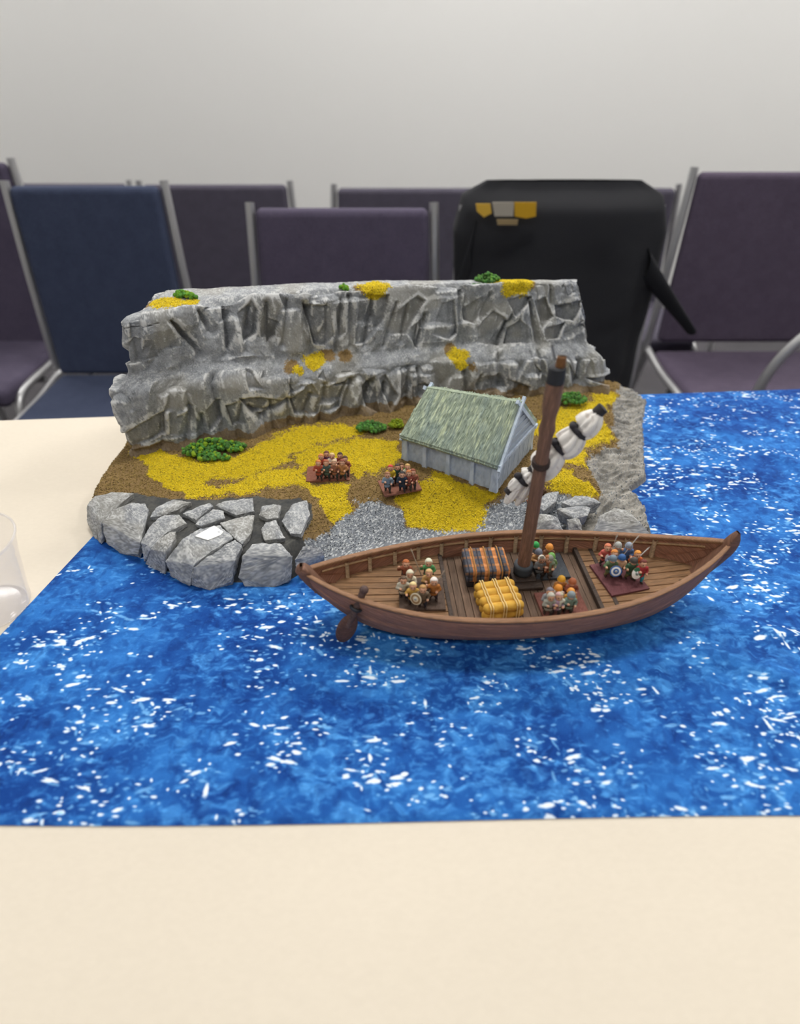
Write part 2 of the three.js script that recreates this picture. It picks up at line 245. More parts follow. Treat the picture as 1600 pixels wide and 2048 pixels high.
// ---- the cliff: rings lofted from the foot to the top, then cut into blocks
const ROCKD = lin(0x5c6065), ROCK = lin(0x9a9da1), ROCKL = lin(0xc3c4c4), ROCKW = lin(0x97948a);
const rockCol = (x, y, z, r, hi = 0) => { const n = fbm(x * 130, y * 130, z * 130, 3), m = fbm(x * 28, y * 28, z * 28 + 9, 2), f = noise(x * 900, y * 900, z * 900); let c = mixc(ROCKD, ROCK, clamp(.62 + 1.0 * (n - .42) + .6 * (r - .5))); c = mixc(c, ROCKW, .55 * ss(.45, .7, m)); const l = clamp(ss(.66, .92, f + .3 * (n - .5) + hi * .55) * (.35 + hi)); return mixc(c, ROCKL, l); };
const tops = {};
{
  const foot = [[-.335, -.815], [-.347, -.74], [-.3506, -.6515], [-.235, -.6947], [-.14, -.735], [.022, -.786], [.149, -.809], [.3166, -.834], [.322, -.88], [.305, -.925]];
  const lfS = [.008, .008, .010, .012, .012, .016, .02, .02, .02, .012], lfH = [.118, .118, .119, .108, .096, .092, .086, .080, .078, .078];
  const lbS = [.024, .028, .038, .046, .047, .040, .050, .052, .046, .032];
  const tfS = [.034, .034, .050, .062, .064, .060, .067, .082, .085, .06], tfH = [.195, .196, .197, .195, .192, .187, .181, .177, .176, .175];
  const inn = [[.8, .5], [1, 0], [.68, -.68], [.28, -.96], [.33, -.94], [.2, -.98], [.15, -.99], [-.75, -.62], [-1, .05], [-.8, .55]];
  const backTop = [[-.301, -.798], [-.299, -.799], [-.27, -.808], [-.2, -.822], [-.12, -.842], [.0, -.868], [.11, -.888], [.20, -.902], [.245, -.908], [.262, -.912]];
  const off = (s) => foot.map((p, i) => [p[0] + inn[i][0] * s[i], p[1] + inn[i][1] * s[i]]);
  const lf = off(lfS), lb = off(lbS), tf = off(tfS);
  const rings = [foot.map(p => V(p[0], 0, p[1])), lf.map((p, i) => V(p[0], lfH[i], p[1])), lb.map((p, i) => V(p[0], lfH[i] + .017, p[1])), tf.map((p, i) => V(p[0], tfH[i], p[1])), backTop.map((p, i) => V(p[0], tfH[i] + .001, p[1])), backTop.map((p, i) => V(p[0] + .003 * (i - 5), 0, p[1] - .02))];
  const curves = rings.map(r => new THREE.CatmullRomCurve3(r, false, 'catmullrom', .35));
  const NU = 1050, seg = [.1, .036, .088, .06, .1], tot = seg.reduce((a, b) => a + b), NV = 250;
  const bound = [0]; seg.forEach(s => bound.push(bound[bound.length - 1] + s));
  const len = curves[0].getLength(); curves[0].arcLengthDivisions = 800;
  const ringPts = []; for (let i = 0; i < NU; i++) { const t = curves[0].getUtoTmapping(i / (NU - 1)); ringPts.push(curves.map(c => c.getPoint(clamp(t)))); }
  const at = (i, q) => { q = clamp(q, 0, tot - 1e-6); let k = 0; while (q >= bound[k + 1] && k < 4) k++; return ringPts[i][k].clone().lerp(ringPts[i][k + 1], (q - bound[k]) / seg[k]); };
  const B = new Array(NU * NV), qs = []; for (let j = 0; j < NV; j++) qs.push(j < NV - 14 ? (tot - .1) * j / (NV - 15) : tot - .1 + .1 * (j - NV + 15) / 14);
  for (let j = 0; j < NV; j++) for (let i = 0; i < NU; i++) { const q = qs[j], e = q > tot - .1 ? 0 : .005; B[j * NU + i] = e ? at(i, q - e).add(at(i, q)).add(at(i, q + e)).multiplyScalar(1 / 3) : at(i, q); if (j === 0) B[i].y = 0; }
  const NRM = B.map((_, k) => { const i = k % NU, j = k / NU | 0, a = B[j * NU + Math.min(NU - 1, i + 3)].clone().sub(B[j * NU + Math.max(0, i - 3)]), b = B[Math.min(NV - 1, j + 2) * NU + i].clone().sub(B[Math.max(0, j - 2) * NU + i]); return a.cross(b).normalize(); });
  // the pixel where each point of the smooth cliff shows in the photograph gives the place of each crack
  const pix = B.map(p => toPix(p.x, p.y + T, p.z));
  const find = (px, py, q0, q1) => { let best = 1e9, r = [0, 0]; for (let j = 0; j < NV; j += 1) { if (qs[j] < q0 || qs[j] > q1) continue; for (let i = 0; i < NU; i += 2) { const p = pix[j * NU + i], d = (p[0] - px) ** 2 + (p[1] - py) ** 2; if (d < best) { best = d; r = [i / (NU - 1) * len, qs[j]]; } } } return r; };
  const U = [.13, .25], Lw = [0, .125];
  const cracks = [[342, 640, 401, 706, U, 5], [398, 620, 420, 660, U, 5], [449, 616, 457, 706, U, 6], [532, 606, 537, 671, U, 6], [607, 608, 627, 700, U, 6], [575, 600, 566, 690, U, 3], [680, 600, 672, 700, U, 4], [698, 590, 700, 690, U, 5], [850, 630, 834, 703, U, 6], [921, 572, 920, 692, U, 7], [1022, 630, 997, 702, U, 6], [1060, 605, 1076, 690, U, 7], [980, 588, 966, 628, U, 5], [1102, 571, 1103, 608, U, 5], [1150, 628, 1130, 668, U, 4], [745, 600, 730, 690, U, 4], [790, 605, 765, 690, U, 4], [300, 620, 318, 660, U, 4], [495, 612, 488, 700, U, 4], [650, 610, 655, 690, U, 3], [815, 610, 802, 680, U, 4],
    [426, 750, 452, 856, Lw, 8], [292, 840, 292, 892, Lw, 6], [336, 820, 343, 890, Lw, 6], [404, 830, 410, 875, Lw, 5], [577, 800, 580, 845, Lw, 6], [700, 762, 683, 826, Lw, 7], [742, 762, 713, 830, Lw, 6], [498, 812, 522, 830, Lw, 5], [522, 830, 572, 800, Lw, 5], [818, 735, 814, 812, Lw, 7], [835, 740, 838, 790, Lw, 6], [620, 790, 606, 850, Lw, 5], [648, 770, 640, 840, Lw, 5], [770, 770, 758, 830, Lw, 5], [380, 815, 372, 880, Lw, 5], [480, 800, 476, 870, Lw, 5], [540, 800, 548, 860, Lw, 4], [930, 745, 935, 790, Lw, 6], [1000, 705, 1002, 770, Lw, 6], [1076, 700, 1090, 770, Lw, 6], [960, 750, 950, 790, Lw, 4], [1160, 715, 1152, 770, Lw, 6], [1185, 720, 1190, 775, Lw, 5], [1120, 730, 1128, 775, Lw, 5], [262, 800, 270, 870, Lw, 4]].map(([a, b, c, d, r, w]) => { const A = find(a, b, ...r), D = find(c, d, ...r); return { a: A, b: D, w: w * .00066, dep: w * .0018 }; });
  const R = rng(77), blocks = [];
  const row = (qc, half, wmin, wmax, band, lift = 0) => { const f = band ? .42 : .62; let p = -.01; while (p < len + .01) { const w = mix(wmin, wmax, R() ** 1.3), st = R(), a1 = f * (.4 + 1.5 * st), a2 = f * (.4 + 1.5 * (1 - st)); blocks.push({ p: p + w / 2, q: qc + (R() - .5) * half * .5, w: w * (.10 + .26 * R()), h: half * (.45 + .55 * R()), k: (R() - .5) * 1.0, A: lift + .007 * R(), aL: a1, aR: a2, tp: (R() - .5) * .6, tq: (R() - .5) * .3, top: .7 + 1.1 * R(), bot: .10 + .4 * R() }); p += w * .9; } };
  row(.052, .054, .032, .064, 0, .001); row(.082, .030, .020, .036, 0, -.001); row(.022, .026, .024, .04, 0, -.003);
  row(.184, .056, .036, .078, 1, .001); row(.208, .030, .024, .042, 1, -.002); row(.158, .024, .024, .048, 1, -.002);
  // knife-cut facets, outlined where the photograph shows them
  const UF = [[311, 621, 332, 613, 314, 643], [270, 630, 310, 630, 314, 660, 273, 662], [270, 675, 305, 678, 318, 715, 275, 715], [342, 640, 354, 646, 401, 696, 395, 702, 354, 665], [398, 621, 414, 631, 420, 659, 407, 646], [445, 618, 464, 624, 470, 665, 457, 702, 450, 696], [473, 627, 501, 602, 514, 621, 510, 665, 485, 684], [514, 643, 528, 609, 536, 612, 536, 671, 523, 677], [536, 634, 557, 643, 551, 671, 536, 684], [557, 592, 579, 602, 582, 621, 567, 612],
    [607, 609, 657, 609, 667, 671, 651, 690, 629, 690], [670, 615, 686, 596, 689, 665, 676, 677], [719, 592, 777, 588, 769, 637, 730, 687, 707, 687], [781, 629, 835, 590, 850, 600, 812, 668, 777, 668], [808, 664, 843, 637, 835, 695], [866, 652, 881, 606, 909, 598, 916, 668, 897, 680, 862, 668], [928, 617, 963, 594, 975, 592, 967, 617, 947, 648, 928, 641], [951, 656, 986, 621, 1017, 641, 998, 687, 951, 691],
    [1009, 598, 1040, 588, 1064, 592, 1029, 633], [1013, 656, 1037, 637, 1060, 656, 1068, 691, 1006, 691], [1068, 602, 1091, 594, 1106, 633, 1083, 656], [1110, 610, 1145, 588, 1161, 600, 1145, 641, 1110, 633], [1087, 656, 1130, 645, 1114, 676, 1091, 683]];
  const LF = [[270, 815, 298, 799, 314, 815, 292, 837], [251, 840, 292, 843, 286, 884, 258, 890], [295, 849, 329, 821, 332, 871, 301, 877], [336, 824, 351, 821, 357, 871, 339, 871], [354, 821, 395, 815, 407, 840, 404, 865, 361, 871], [407, 821, 439, 799, 445, 837, 420, 862], [473, 790, 520, 793, 576, 799, 548, 821, 501, 821], [451, 809, 479, 790, 489, 840, 464, 849], [489, 740, 507, 749, 526, 777, 495, 777], [573, 752, 589, 781, 576, 787],
    [582, 799, 623, 765, 645, 799, 636, 827, 589, 827], [636, 756, 648, 740, 654, 759], [648, 777, 692, 759, 682, 815, 648, 821], [723, 772, 750, 749, 757, 827, 730, 811], [757, 757, 773, 749, 792, 788, 777, 819], [823, 773, 850, 765, 862, 773, 827, 807], [800, 740, 818, 728, 818, 790, 800, 800], [944, 757, 1005, 749, 1013, 773, 959, 788], [1013, 757, 1060, 773, 1052, 792, 1013, 788], [1068, 726, 1087, 745, 1079, 757], [1137, 726, 1161, 757, 1145, 769], [1180, 714, 1195, 726, 1188, 765, 1172, 757]];
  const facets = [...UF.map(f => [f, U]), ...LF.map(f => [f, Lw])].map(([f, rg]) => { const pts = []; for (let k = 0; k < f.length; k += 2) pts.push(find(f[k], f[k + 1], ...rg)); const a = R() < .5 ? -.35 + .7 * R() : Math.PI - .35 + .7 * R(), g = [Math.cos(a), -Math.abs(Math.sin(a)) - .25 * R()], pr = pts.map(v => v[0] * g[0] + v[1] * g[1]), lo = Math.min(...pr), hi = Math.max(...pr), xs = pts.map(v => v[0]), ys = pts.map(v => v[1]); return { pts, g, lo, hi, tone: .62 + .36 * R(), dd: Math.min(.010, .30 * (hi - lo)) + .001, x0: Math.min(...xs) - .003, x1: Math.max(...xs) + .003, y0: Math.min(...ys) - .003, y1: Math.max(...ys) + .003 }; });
  const cutDepth = (f, p, q) => { if (p < f.x0 || p > f.x1 || q < f.y0 || q > f.y1) return 0; let d = 1; const n = f.pts.length; for (let i = 0, j = n - 1; i < n; j = i++) { const [ax, ay] = f.pts[j], [bx, by] = f.pts[i], vx = bx - ax, vy = by - ay, t = clamp(((p - ax) * vx + (q - ay) * vy) / (vx * vx + vy * vy + 1e-9)); d = Math.min(d, Math.hypot(p - ax - t * vx, q - ay - t * vy)); } if (!inPoly(f.pts, p, q)) d = -d; const m = ss(-.0006, .0014, d); return m * f.dd * (.12 + .88 * clamp((p * f.g[0] + q * f.g[1] - f.lo) / (f.hi - f.lo))); };
  const sdist = (c, p, q) => { const vx = c.b[0] - c.a[0], vy = c.b[1] - c.a[1], t = clamp(((p - c.a[0]) * vx + (q - c.a[1]) * vy) / (vx * vx + vy * vy + 1e-9)); return [Math.hypot(p - c.a[0] - t * vx, q - c.a[1] - t * vy), t]; };
  const cp = i => { let best = 0, e = 1e9; for (let k = 0; k < NU; k++) { const d = Math.hypot(ringPts[k][0].x - foot[i][0], ringPts[k][0].z - foot[i][1]); if (d < e) { e = d; best = k; } } return best / (NU - 1) * len; }, corners = [cp(2), cp(7), cp(8)];
  const D = new Float32Array(NU * NV), TONE = new Float32Array(NU * NV).fill(1);
  for (let i = 0; i < NU; i++) {
    const p = i / (NU - 1) * len, nf = facets.filter(f => p > f.x0 && p < f.x1), near = blocks.filter(b => Math.abs(b.p - p) < .07), nc = cracks.filter(c => p > Math.min(c.a[0], c.b[0]) - .02 && p < Math.max(c.a[0], c.b[0]) + .02);
    for (let j = 0; j < NV; j++) {
      const q = qs[j], w1 = .006 * (fbm(p * 60, q * 60, 3, 2) - .5), w2 = .006 * (fbm(p * 60, q * 60, 8, 2) - .5); let d = -.011;
      for (const b of near) { const dq = q - b.q + w2, dp = p - b.p - b.k * dq + w1 * .5; const e = b.A + b.tp * dp + b.tq * dq - b.aL * Math.max(0, -dp - b.w) - b.aR * Math.max(0, dp - b.w) - b.top * Math.max(0, dq - b.h * .55) - b.bot * Math.max(0, -dq - b.h * .75); if (e > d) d = e; }
      for (const c of nc) { const [ds, t] = sdist(c, p, q); const w = c.w * (.7 + .9 * t), f = 1 - ds / (w * 2.4); if (f > 0) d -= c.dep * (f < .55 ? f * .7 : .385 + (f - .55) * 1.4); }
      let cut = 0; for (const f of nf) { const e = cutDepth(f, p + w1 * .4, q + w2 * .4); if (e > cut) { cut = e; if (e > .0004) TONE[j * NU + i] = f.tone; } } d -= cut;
      const ledge = ss(.110, .122, q) * (1 - ss(.126, .140, q)), top = ss(.226, .246, q), low = 1 - ss(0, .01, q);
      d *= (1 - .5 * ledge) * (1 - .9 * top) * (1 - .4 * low);
      d += .0026 * (fbm(p * 170, q * 38, 4, 3) - .5) * (1 - .6 * top);
      d += .0005 * (noise(p * 520, q * 360, 2) - .5) + .005 * (fbm(p * 25, q * 25, 6, 2) - .5) * (1 - .5 * top);
      for (const pc of corners) d *= 1 - .65 * Math.exp(-(((p - pc) / .014) ** 2)) * ss(.19, .23, q); if (q > tot - .1) d = 0; D[j * NU + i] = d;
    }
  }
  const pos = new Float32Array(NU * NV * 3), col = new Float32Array(NU * NV * 3), idx = [];
  const patches = [[628, 722, .016, 1], [600, 742, .010, 1], [655, 712, .012, 0], [585, 735, .012, 0], [690, 710, .012, 0], [915, 712, .017, 1], [925, 732, .010, 1], [900, 700, .012, 0], [945, 735, .012, 0], [335, 604, .022, 1], [380, 602, .014, 1], [300, 606, .016, 0], [750, 573, .022, 1], [725, 575, .012, 0], [1030, 566, .026, 1], [1060, 570, .010, 0], [985, 562, .012, 1]].map(([x, y, r, k]) => { const [p, q] = find(x, y, .09, .29); return { p: at(Math.round(p / len * (NU - 1)), q), r, k }; });
  tops.find = (x, y) => { const [p, q] = find(x, y, .09, .30), i = Math.round(p / len * (NU - 1)); let j = 0; while (qs[j] < q) j++; return B[j * NU + i].clone().addScaledVector(NRM[j * NU + i], D[j * NU + i]); };
  tops.yellow = [];
  for (let j = 0; j < NV; j++) for (let i = 0; i < NU; i++) {
    const k = j * NU + i, v = B[k].clone().addScaledVector(NRM[k], D[k]); if (j === 0) v.y = .0015;
    pos[3 * k] = v.x; pos[3 * k + 1] = v.y; pos[3 * k + 2] = v.z;
    const g = (a, b) => D[clamp(j + b, 0, NV - 1) * NU + clamp(i + a, 0, NU - 1)];
    const lap = Math.max(D[k] - (g(3, 0) + g(-3, 0) + g(0, 3) + g(0, -3)) / 4, .55 * (D[k] - (g(6, 0) + g(-6, 0) + g(0, 6) + g(0, -6)) / 4)), r = R();
    // dry-brushed paint caught on the crests: grainy strokes
    const hi = clamp(ss(.0003, .0013, lap + .0007 * (noise(v.x * 500, v.y * 260, v.z * 500) - .5)) + .25 * ss(.09, .12, qs[j]) * (1 - ss(.13, .15, qs[j])) + .35 * ss(.22, .24, qs[j]));
    let c = rockCol(v.x, v.y, v.z, r, .95 * hi * (.35 + .9 * ss(.3, .62, fbm(v.x * 150, v.y * 110, v.z * 150 + 4, 2))));
    if (TONE[k] < 1 && hi < .5 + .4 * (r - .5)) c = c.map(e => e * mix(1, TONE[k], .6 + .4 * r));   // each cut face is darkened by its own random tone
    const soil = fbm(v.x * 60, v.y * 60, v.z * 60, 3); if (qs[j] < .055 && v.y < PLAT + .004 + .016 * soil) c = mixc(c, mixc(EARTH2, EARTH, r), .8);
    for (const pt of patches) { const d = Math.hypot(v.x - pt.p.x, (v.y - pt.p.y) * 1.3, v.z - pt.p.z) / pt.r + .9 * (soil - .5); if (d < .9 + .3 * (r - .5)) { c = pt.k ? mixc(YELD, YELC, .3 + .7 * r) : mixc(EARTH2, EARTH, r); if (pt.k) { if (hash(i, j, 5) < .6) tops.yellow.push(v.clone()); break; } } }
    col[3 * k] = c[0]; col[3 * k + 1] = c[1]; col[3 * k + 2] = c[2];
  }
  for (let j = 0; j < NV - 1; j++) for (let i = 0; i < NU - 1; i++) { const a = j * NU + i; idx.push(a, a + 1, a + NU, a + 1, a + NU + 1, a + NU); }
  const g = new THREE.BufferGeometry(); g.setAttribute('position', new THREE.BufferAttribute(pos, 3)); g.setAttribute('color', new THREE.BufferAttribute(col, 3)); g.setIndex(idx); g.computeVertexNormals();
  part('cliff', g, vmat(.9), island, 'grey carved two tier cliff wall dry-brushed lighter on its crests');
}
// ---- boulders: faceted hulls, roughened
function boulder(poly, bottom, topY, seed, label, rough = 1) {
  const R = rng(seed), pts = []; let cx = 0, cz = 0;
  for (const [x, y] of poly) { const Y = clamp(Math.sin(clamp((bottom(x) - y) / 78) * Math.PI / 2) * topY, .0015, .06); const p = P(x, y, Y); p.y = Y; pts.push(p); cx += p.x; cz += p.z; }
  cx /= poly.length; cz /= poly.length; const n = pts.length; let ym = 0; for (const p of pts) ym = Math.max(ym, p.y);
  for (let i = 0; i < n; i++) { const p = pts[i], q = pts[(i + 1) % n]; pts.push(V(mix(p.x, cx, .12), Math.max(.001, p.y - .016), mix(p.z, cz, .12) - .002)); pts.push(V((p.x + q.x) / 2 * .8 + cx * .2, (p.y + q.y) / 2 + .0022 * (.4 + R()), (p.z + q.z) / 2 * .8 + cz * .2)); }
  pts.push(V(cx + .002 * (R() - .5), pts.slice(0, n).reduce((a, p) => a + p.y, 0) / n + .0042, cz + .004 * (R() - .5)));
  let g = new ConvexGeometry(pts); g.deleteAttribute('normal'); if (g.attributes.uv) g.deleteAttribute('uv'); g = mergeVertices(g, 1e-5);
  for (let k = 0; k < 4; k++) g = subdivide(g, k < 1 ? .0 : 0);
  g.computeVertexNormals(); const p = g.attributes.position, nn = g.attributes.normal;
  for (let i = 0; i < p.count; i++) { const x = p.getX(i), y = p.getY(i), z = p.getZ(i), d = rough * (.0026 * (fbm(x * 110, y * 110, z * 110 + seed, 2) - .5) + .0010 * (noise(x * 500, y * 500, z * 500) - .5)); p.setXYZ(i, x + nn.getX(i) * d, Math.max(.0008, y + nn.getY(i) * d), z + nn.getZ(i) * d); }
  g.computeVertexNormals(); const r2 = rng(seed + 5), n2 = g.attributes.normal; paint(g, (x, y, z) => rockCol(x + seed, y, z, r2(), .30 + .25 * ss(.4, .8, noise(x * 160, y * 160, z * 160))));
  return part('stone', g, vmat(.9), island, label);
}
function subdivide(g) { const p = g.attributes.position, id = g.index.array, pos = Array.from(p.array), m = new Map(), out = []; const mid = (a, b) => { const k = a < b ? a * 1e6 + b : b * 1e6 + a; if (m.has(k)) return m.get(k); pos.push((pos[3 * a] + pos[3 * b]) / 2, (pos[3 * a + 1] + pos[3 * b + 1]) / 2, (pos[3 * a + 2] + pos[3 * b + 2]) / 2); m.set(k, pos.length / 3 - 1); return pos.length / 3 - 1; }; for (let i = 0; i < id.length; i += 3) { const [a, b, c] = [id[i], id[i + 1], id[i + 2]], x = mid(a, b), y = mid(b, c), z = mid(c, a); out.push(a, x, z, x, b, y, z, y, c, x, y, z); } const h = new THREE.BufferGeometry(); h.setAttribute('position', new THREE.Float32BufferAttribute(pos, 3)); h.setIndex(out); return h; }
{
  const bl = x => lerpTable([[170, 1052], [200, 1090], [240, 1110], [290, 1132], [340, 1156], [380, 1178], [430, 1181], [470, 1174], [560, 1177], [590, 1168], [640, 1130]], x);
  const L = [
    [[175, 1010], [190, 992], [225, 985], [268, 987], [248, 1002], [218, 1015], [203, 1045], [203, 1088], [190, 1076], [173, 1040]],
    [[204, 1045], [225, 1020], [265, 1004], [290, 1008], [299, 1020], [280, 1045], [280, 1085], [276, 1109], [240, 1107], [213, 1085]],
    [[300, 1035], [312, 1014], [345, 1000], [383, 1004], [355, 1020], [322, 1032]],
    [[282, 1085], [300, 1052], [330, 1030], [358, 1030], [375, 1046], [332, 1066], [302, 1096], [288, 1122]],
    [[290, 1128], [303, 1099], [332, 1070], [352, 1062], [350, 1080], [330, 1105], [330, 1148], [302, 1134]],
    [[362, 1027], [418, 1006], [427, 1012], [392, 1041]],
    [[390, 1048], [425, 1017], [446, 1022], [450, 1036], [402, 1052]],
    [[428, 1010], [465, 1000], [506, 996], [509, 1022], [472, 1031], [450, 1019]],
    [[332, 1122], [365, 1077], [400, 1057], [440, 1050], [466, 1076], [422, 1104], [388, 1129], [379, 1172], [342, 1154]],
    [[383, 1170], [386, 1135], [430, 1106], [470, 1080], [484, 1092], [470, 1122], [463, 1162], [420, 1180]],
    [[440, 1046], [475, 1035], [508, 1031], [502, 1066], [484, 1088], [462, 1070]],
    [[476, 1155], [486, 1112], [505, 1088], [560, 1086], [585, 1112], [582, 1160], [550, 1175], [490, 1173]],
    [[523, 1060], [530, 1044], [552, 1040], [571, 1076], [530, 1081]],
    [[563, 1042], [585, 1006], [614, 1001], [620, 1030], [602, 1068], [580, 1067]],
    [[518, 1030], [525, 1013], [545, 1008], [562, 1012], [556, 1036], [535, 1038]],
    [[590, 1120], [606, 1092], [640, 1095], [650, 1112], [622, 1140], [596, 1150]]];
  L.forEach((p, i) => boulder(p, bl, .036, 100 + i, undefined, i === 15 ? 1.4 : 1));
  const br = () => 1100;
  [[[1068, 1012], [1090, 986], [1117, 984], [1112, 1002], [1088, 1022]], [[1124, 1006], [1150, 992], [1186, 996], [1202, 1006], [1180, 1011], [1142, 1012]], [[1115, 1018], [1150, 1013], [1182, 1015], [1176, 1031], [1148, 1038]], [[1062, 1034], [1090, 1027], [1116, 1036], [1127, 1062], [1064, 1070]], [[1134, 1040], [1158, 1038], [1167, 1066], [1140, 1068]], [[1183, 1070], [1200, 1032], [1230, 1016], [1256, 1022], [1284, 1050], [1300, 1070], [1240, 1076]]].forEach((p, i) => boulder(p, br, .030, 200 + i));
  // bare white chip on the big boulder
  const c = [[390, 1072], [400, 1066], [428, 1051], [447, 1063], [441, 1070], [416, 1080]].map(a => { const Y = Math.sin(clamp((bl(a[0]) - a[1]) / 78) * Math.PI / 2) * .036 + .0032; const p = P(a[0], a[1], Y); p.y = Y; return p; });
  const cg = new ConvexGeometry([...c, ...c.map(p => V(p.x, p.y - .004, p.z - .001))]); part('chip', cg, M(0xf2f2f0, .7), island, 'white chipped flake on a boulder');
}
// ---- flock grains and foliage
{
  const R = rng(31), grain = new THREE.IcosahedronGeometry(.00075, 0), put = (list, name, label, pal, sz = 1) => {
    const m = new THREE.InstancedMesh(grain, M(0xffffff, .95), list.length), o = new THREE.Object3D(), cc = new THREE.Color();
    list.forEach((v, i) => { o.position.set(v.x, v.y, v.z); o.rotation.set(R() * 6, R() * 6, R() * 6); const s = sz * (.6 + .8 * R()); o.scale.set(s, s * (.6 + .6 * R()), s); o.updateMatrix(); m.setMatrixAt(i, o.matrix); const k = pal(R()); cc.setRGB(...k); m.setColorAt(i, cc); });
    m.name = name; m.userData = { kind: 'stuff', label }; m.castShadow = m.receiveShadow = true; island.add(m);
  };
  const yel = [], grit = [], soil = [];
  for (let n = 0; n < 210000; n++) { const x = mix(-.38, .38, R()), z = mix(-.92, -.44, R()), y = ground.h(x, z); if (y < .004) continue; const k = zone(x, y, z); const p = V(x, y + .0002, z); if (k === 1) yel.push(p); else if (k === 2 || (k === 4 && R() < .3)) { if (R() < .5) grit.push(p); } else if (k === 0 && R() < .5) soil.push(p); }
  for (const v of tops.yellow) yel.push(v);
  put(yel, 'yellow_turf', 'coarse yellow flock turf', r => r < .10 ? lin(0x998620) : r < .55 ? lin(0xd2b918) : r < .9 ? lin(0xe2ca20) : lin(0xb6a62a));
  put(grit, 'grit', 'grey grit', r => r < .30 ? lin(0xb6babd) : r < .8 ? lin(0x858b92) : lin(0x50555c), .8);
  put(soil, 'soil_grains', 'brown soil grains', r => r < .5 ? lin(0x86703f) : r < .8 ? lin(0x9c8450) : lin(0x64502c));
  const bush = (list, pal, label) => { const gs = []; for (const [px, py, Y, rx, ry, n] of list) { const c = Y < 0 ? tops.find(px, py).setY(tops.find(px, py).y + T) : P(px, py, Y); c.y -= T; for (let i = 0; i < n * 2.2; i++) { const a = R() * 6.283, d = Math.sqrt(R()), s = mix(.0012, .0032, R()); const g = new THREE.IcosahedronGeometry(s, 1), p = g.attributes.position; for (let k = 0; k < p.count; k++) { const f = .7 + .6 * noise(p.getX(k) * 900 + i, p.getY(k) * 900, p.getZ(k) * 900); p.setXYZ(k, p.getX(k) * f, p.getY(k) * f, p.getZ(k) * f); } g.computeVertexNormals(); const hgt = .85 * ry * (1 - .8 * d * d) * R(); g.translate(c.x + rx * d * Math.cos(a), c.y + .002 + hgt, c.z + rx * .55 * d * Math.sin(a)); const col = pal(R()); paint(g, (x, y, z) => mixc(col, lin(0x8fa028), .35 * noise(x * 1500, y * 1500, z * 1500))); gs.push(g); } } part('bush', clean(gs), vmat(.95), island, label); };
  const dark = r => r < .5 ? lin(0x1d5a30) : r < .85 ? lin(0x2c7a38) : lin(0x4f8f3a), lite = r => r < .5 ? lin(0x4f8f28) : r < .8 ? lin(0x7c9c1e) : lin(0x2f7a30), olive = r => r < .6 ? lin(0x8a9a18) : lin(0x6f8a1a);
  bush([[395, 905, .034, .020, .012, 60], [425, 895, .034, .022, .013, 70], [465, 898, .033, .018, .010, 45], [452, 918, .032, .005, .005, 8], [420, 915, .032, .016, .006, 30]], r => r < .55 ? dark(r * 1.8) : lite(r), 'green foliage clump below the left cliff foot');
  bush([[742, 858, .033, .020, .010, 70]], dark, 'dark green foliage clump behind the hut end'); bush([[792, 853, .033, .010, .011, 40]], olive, 'olive foliage tuft');
  bush([[1140, 802, .036, .024, .014, 80]], dark, 'dark green foliage clump by the right cliff end');
  bush([[366, 592, -1, .012, .006, 30], [388, 596, -1, .004, .004, 6]], lite, 'light green tuft on the left cliff top'); bush([[688, 576, -1, .006, .008, 14]], lite, 'small green tuft on the cliff top middle'); bush([[975, 561, -1, .017, .011, 45], [955, 565, -1, .008, .005, 12]], dark, 'green tuft on the right cliff top');
}

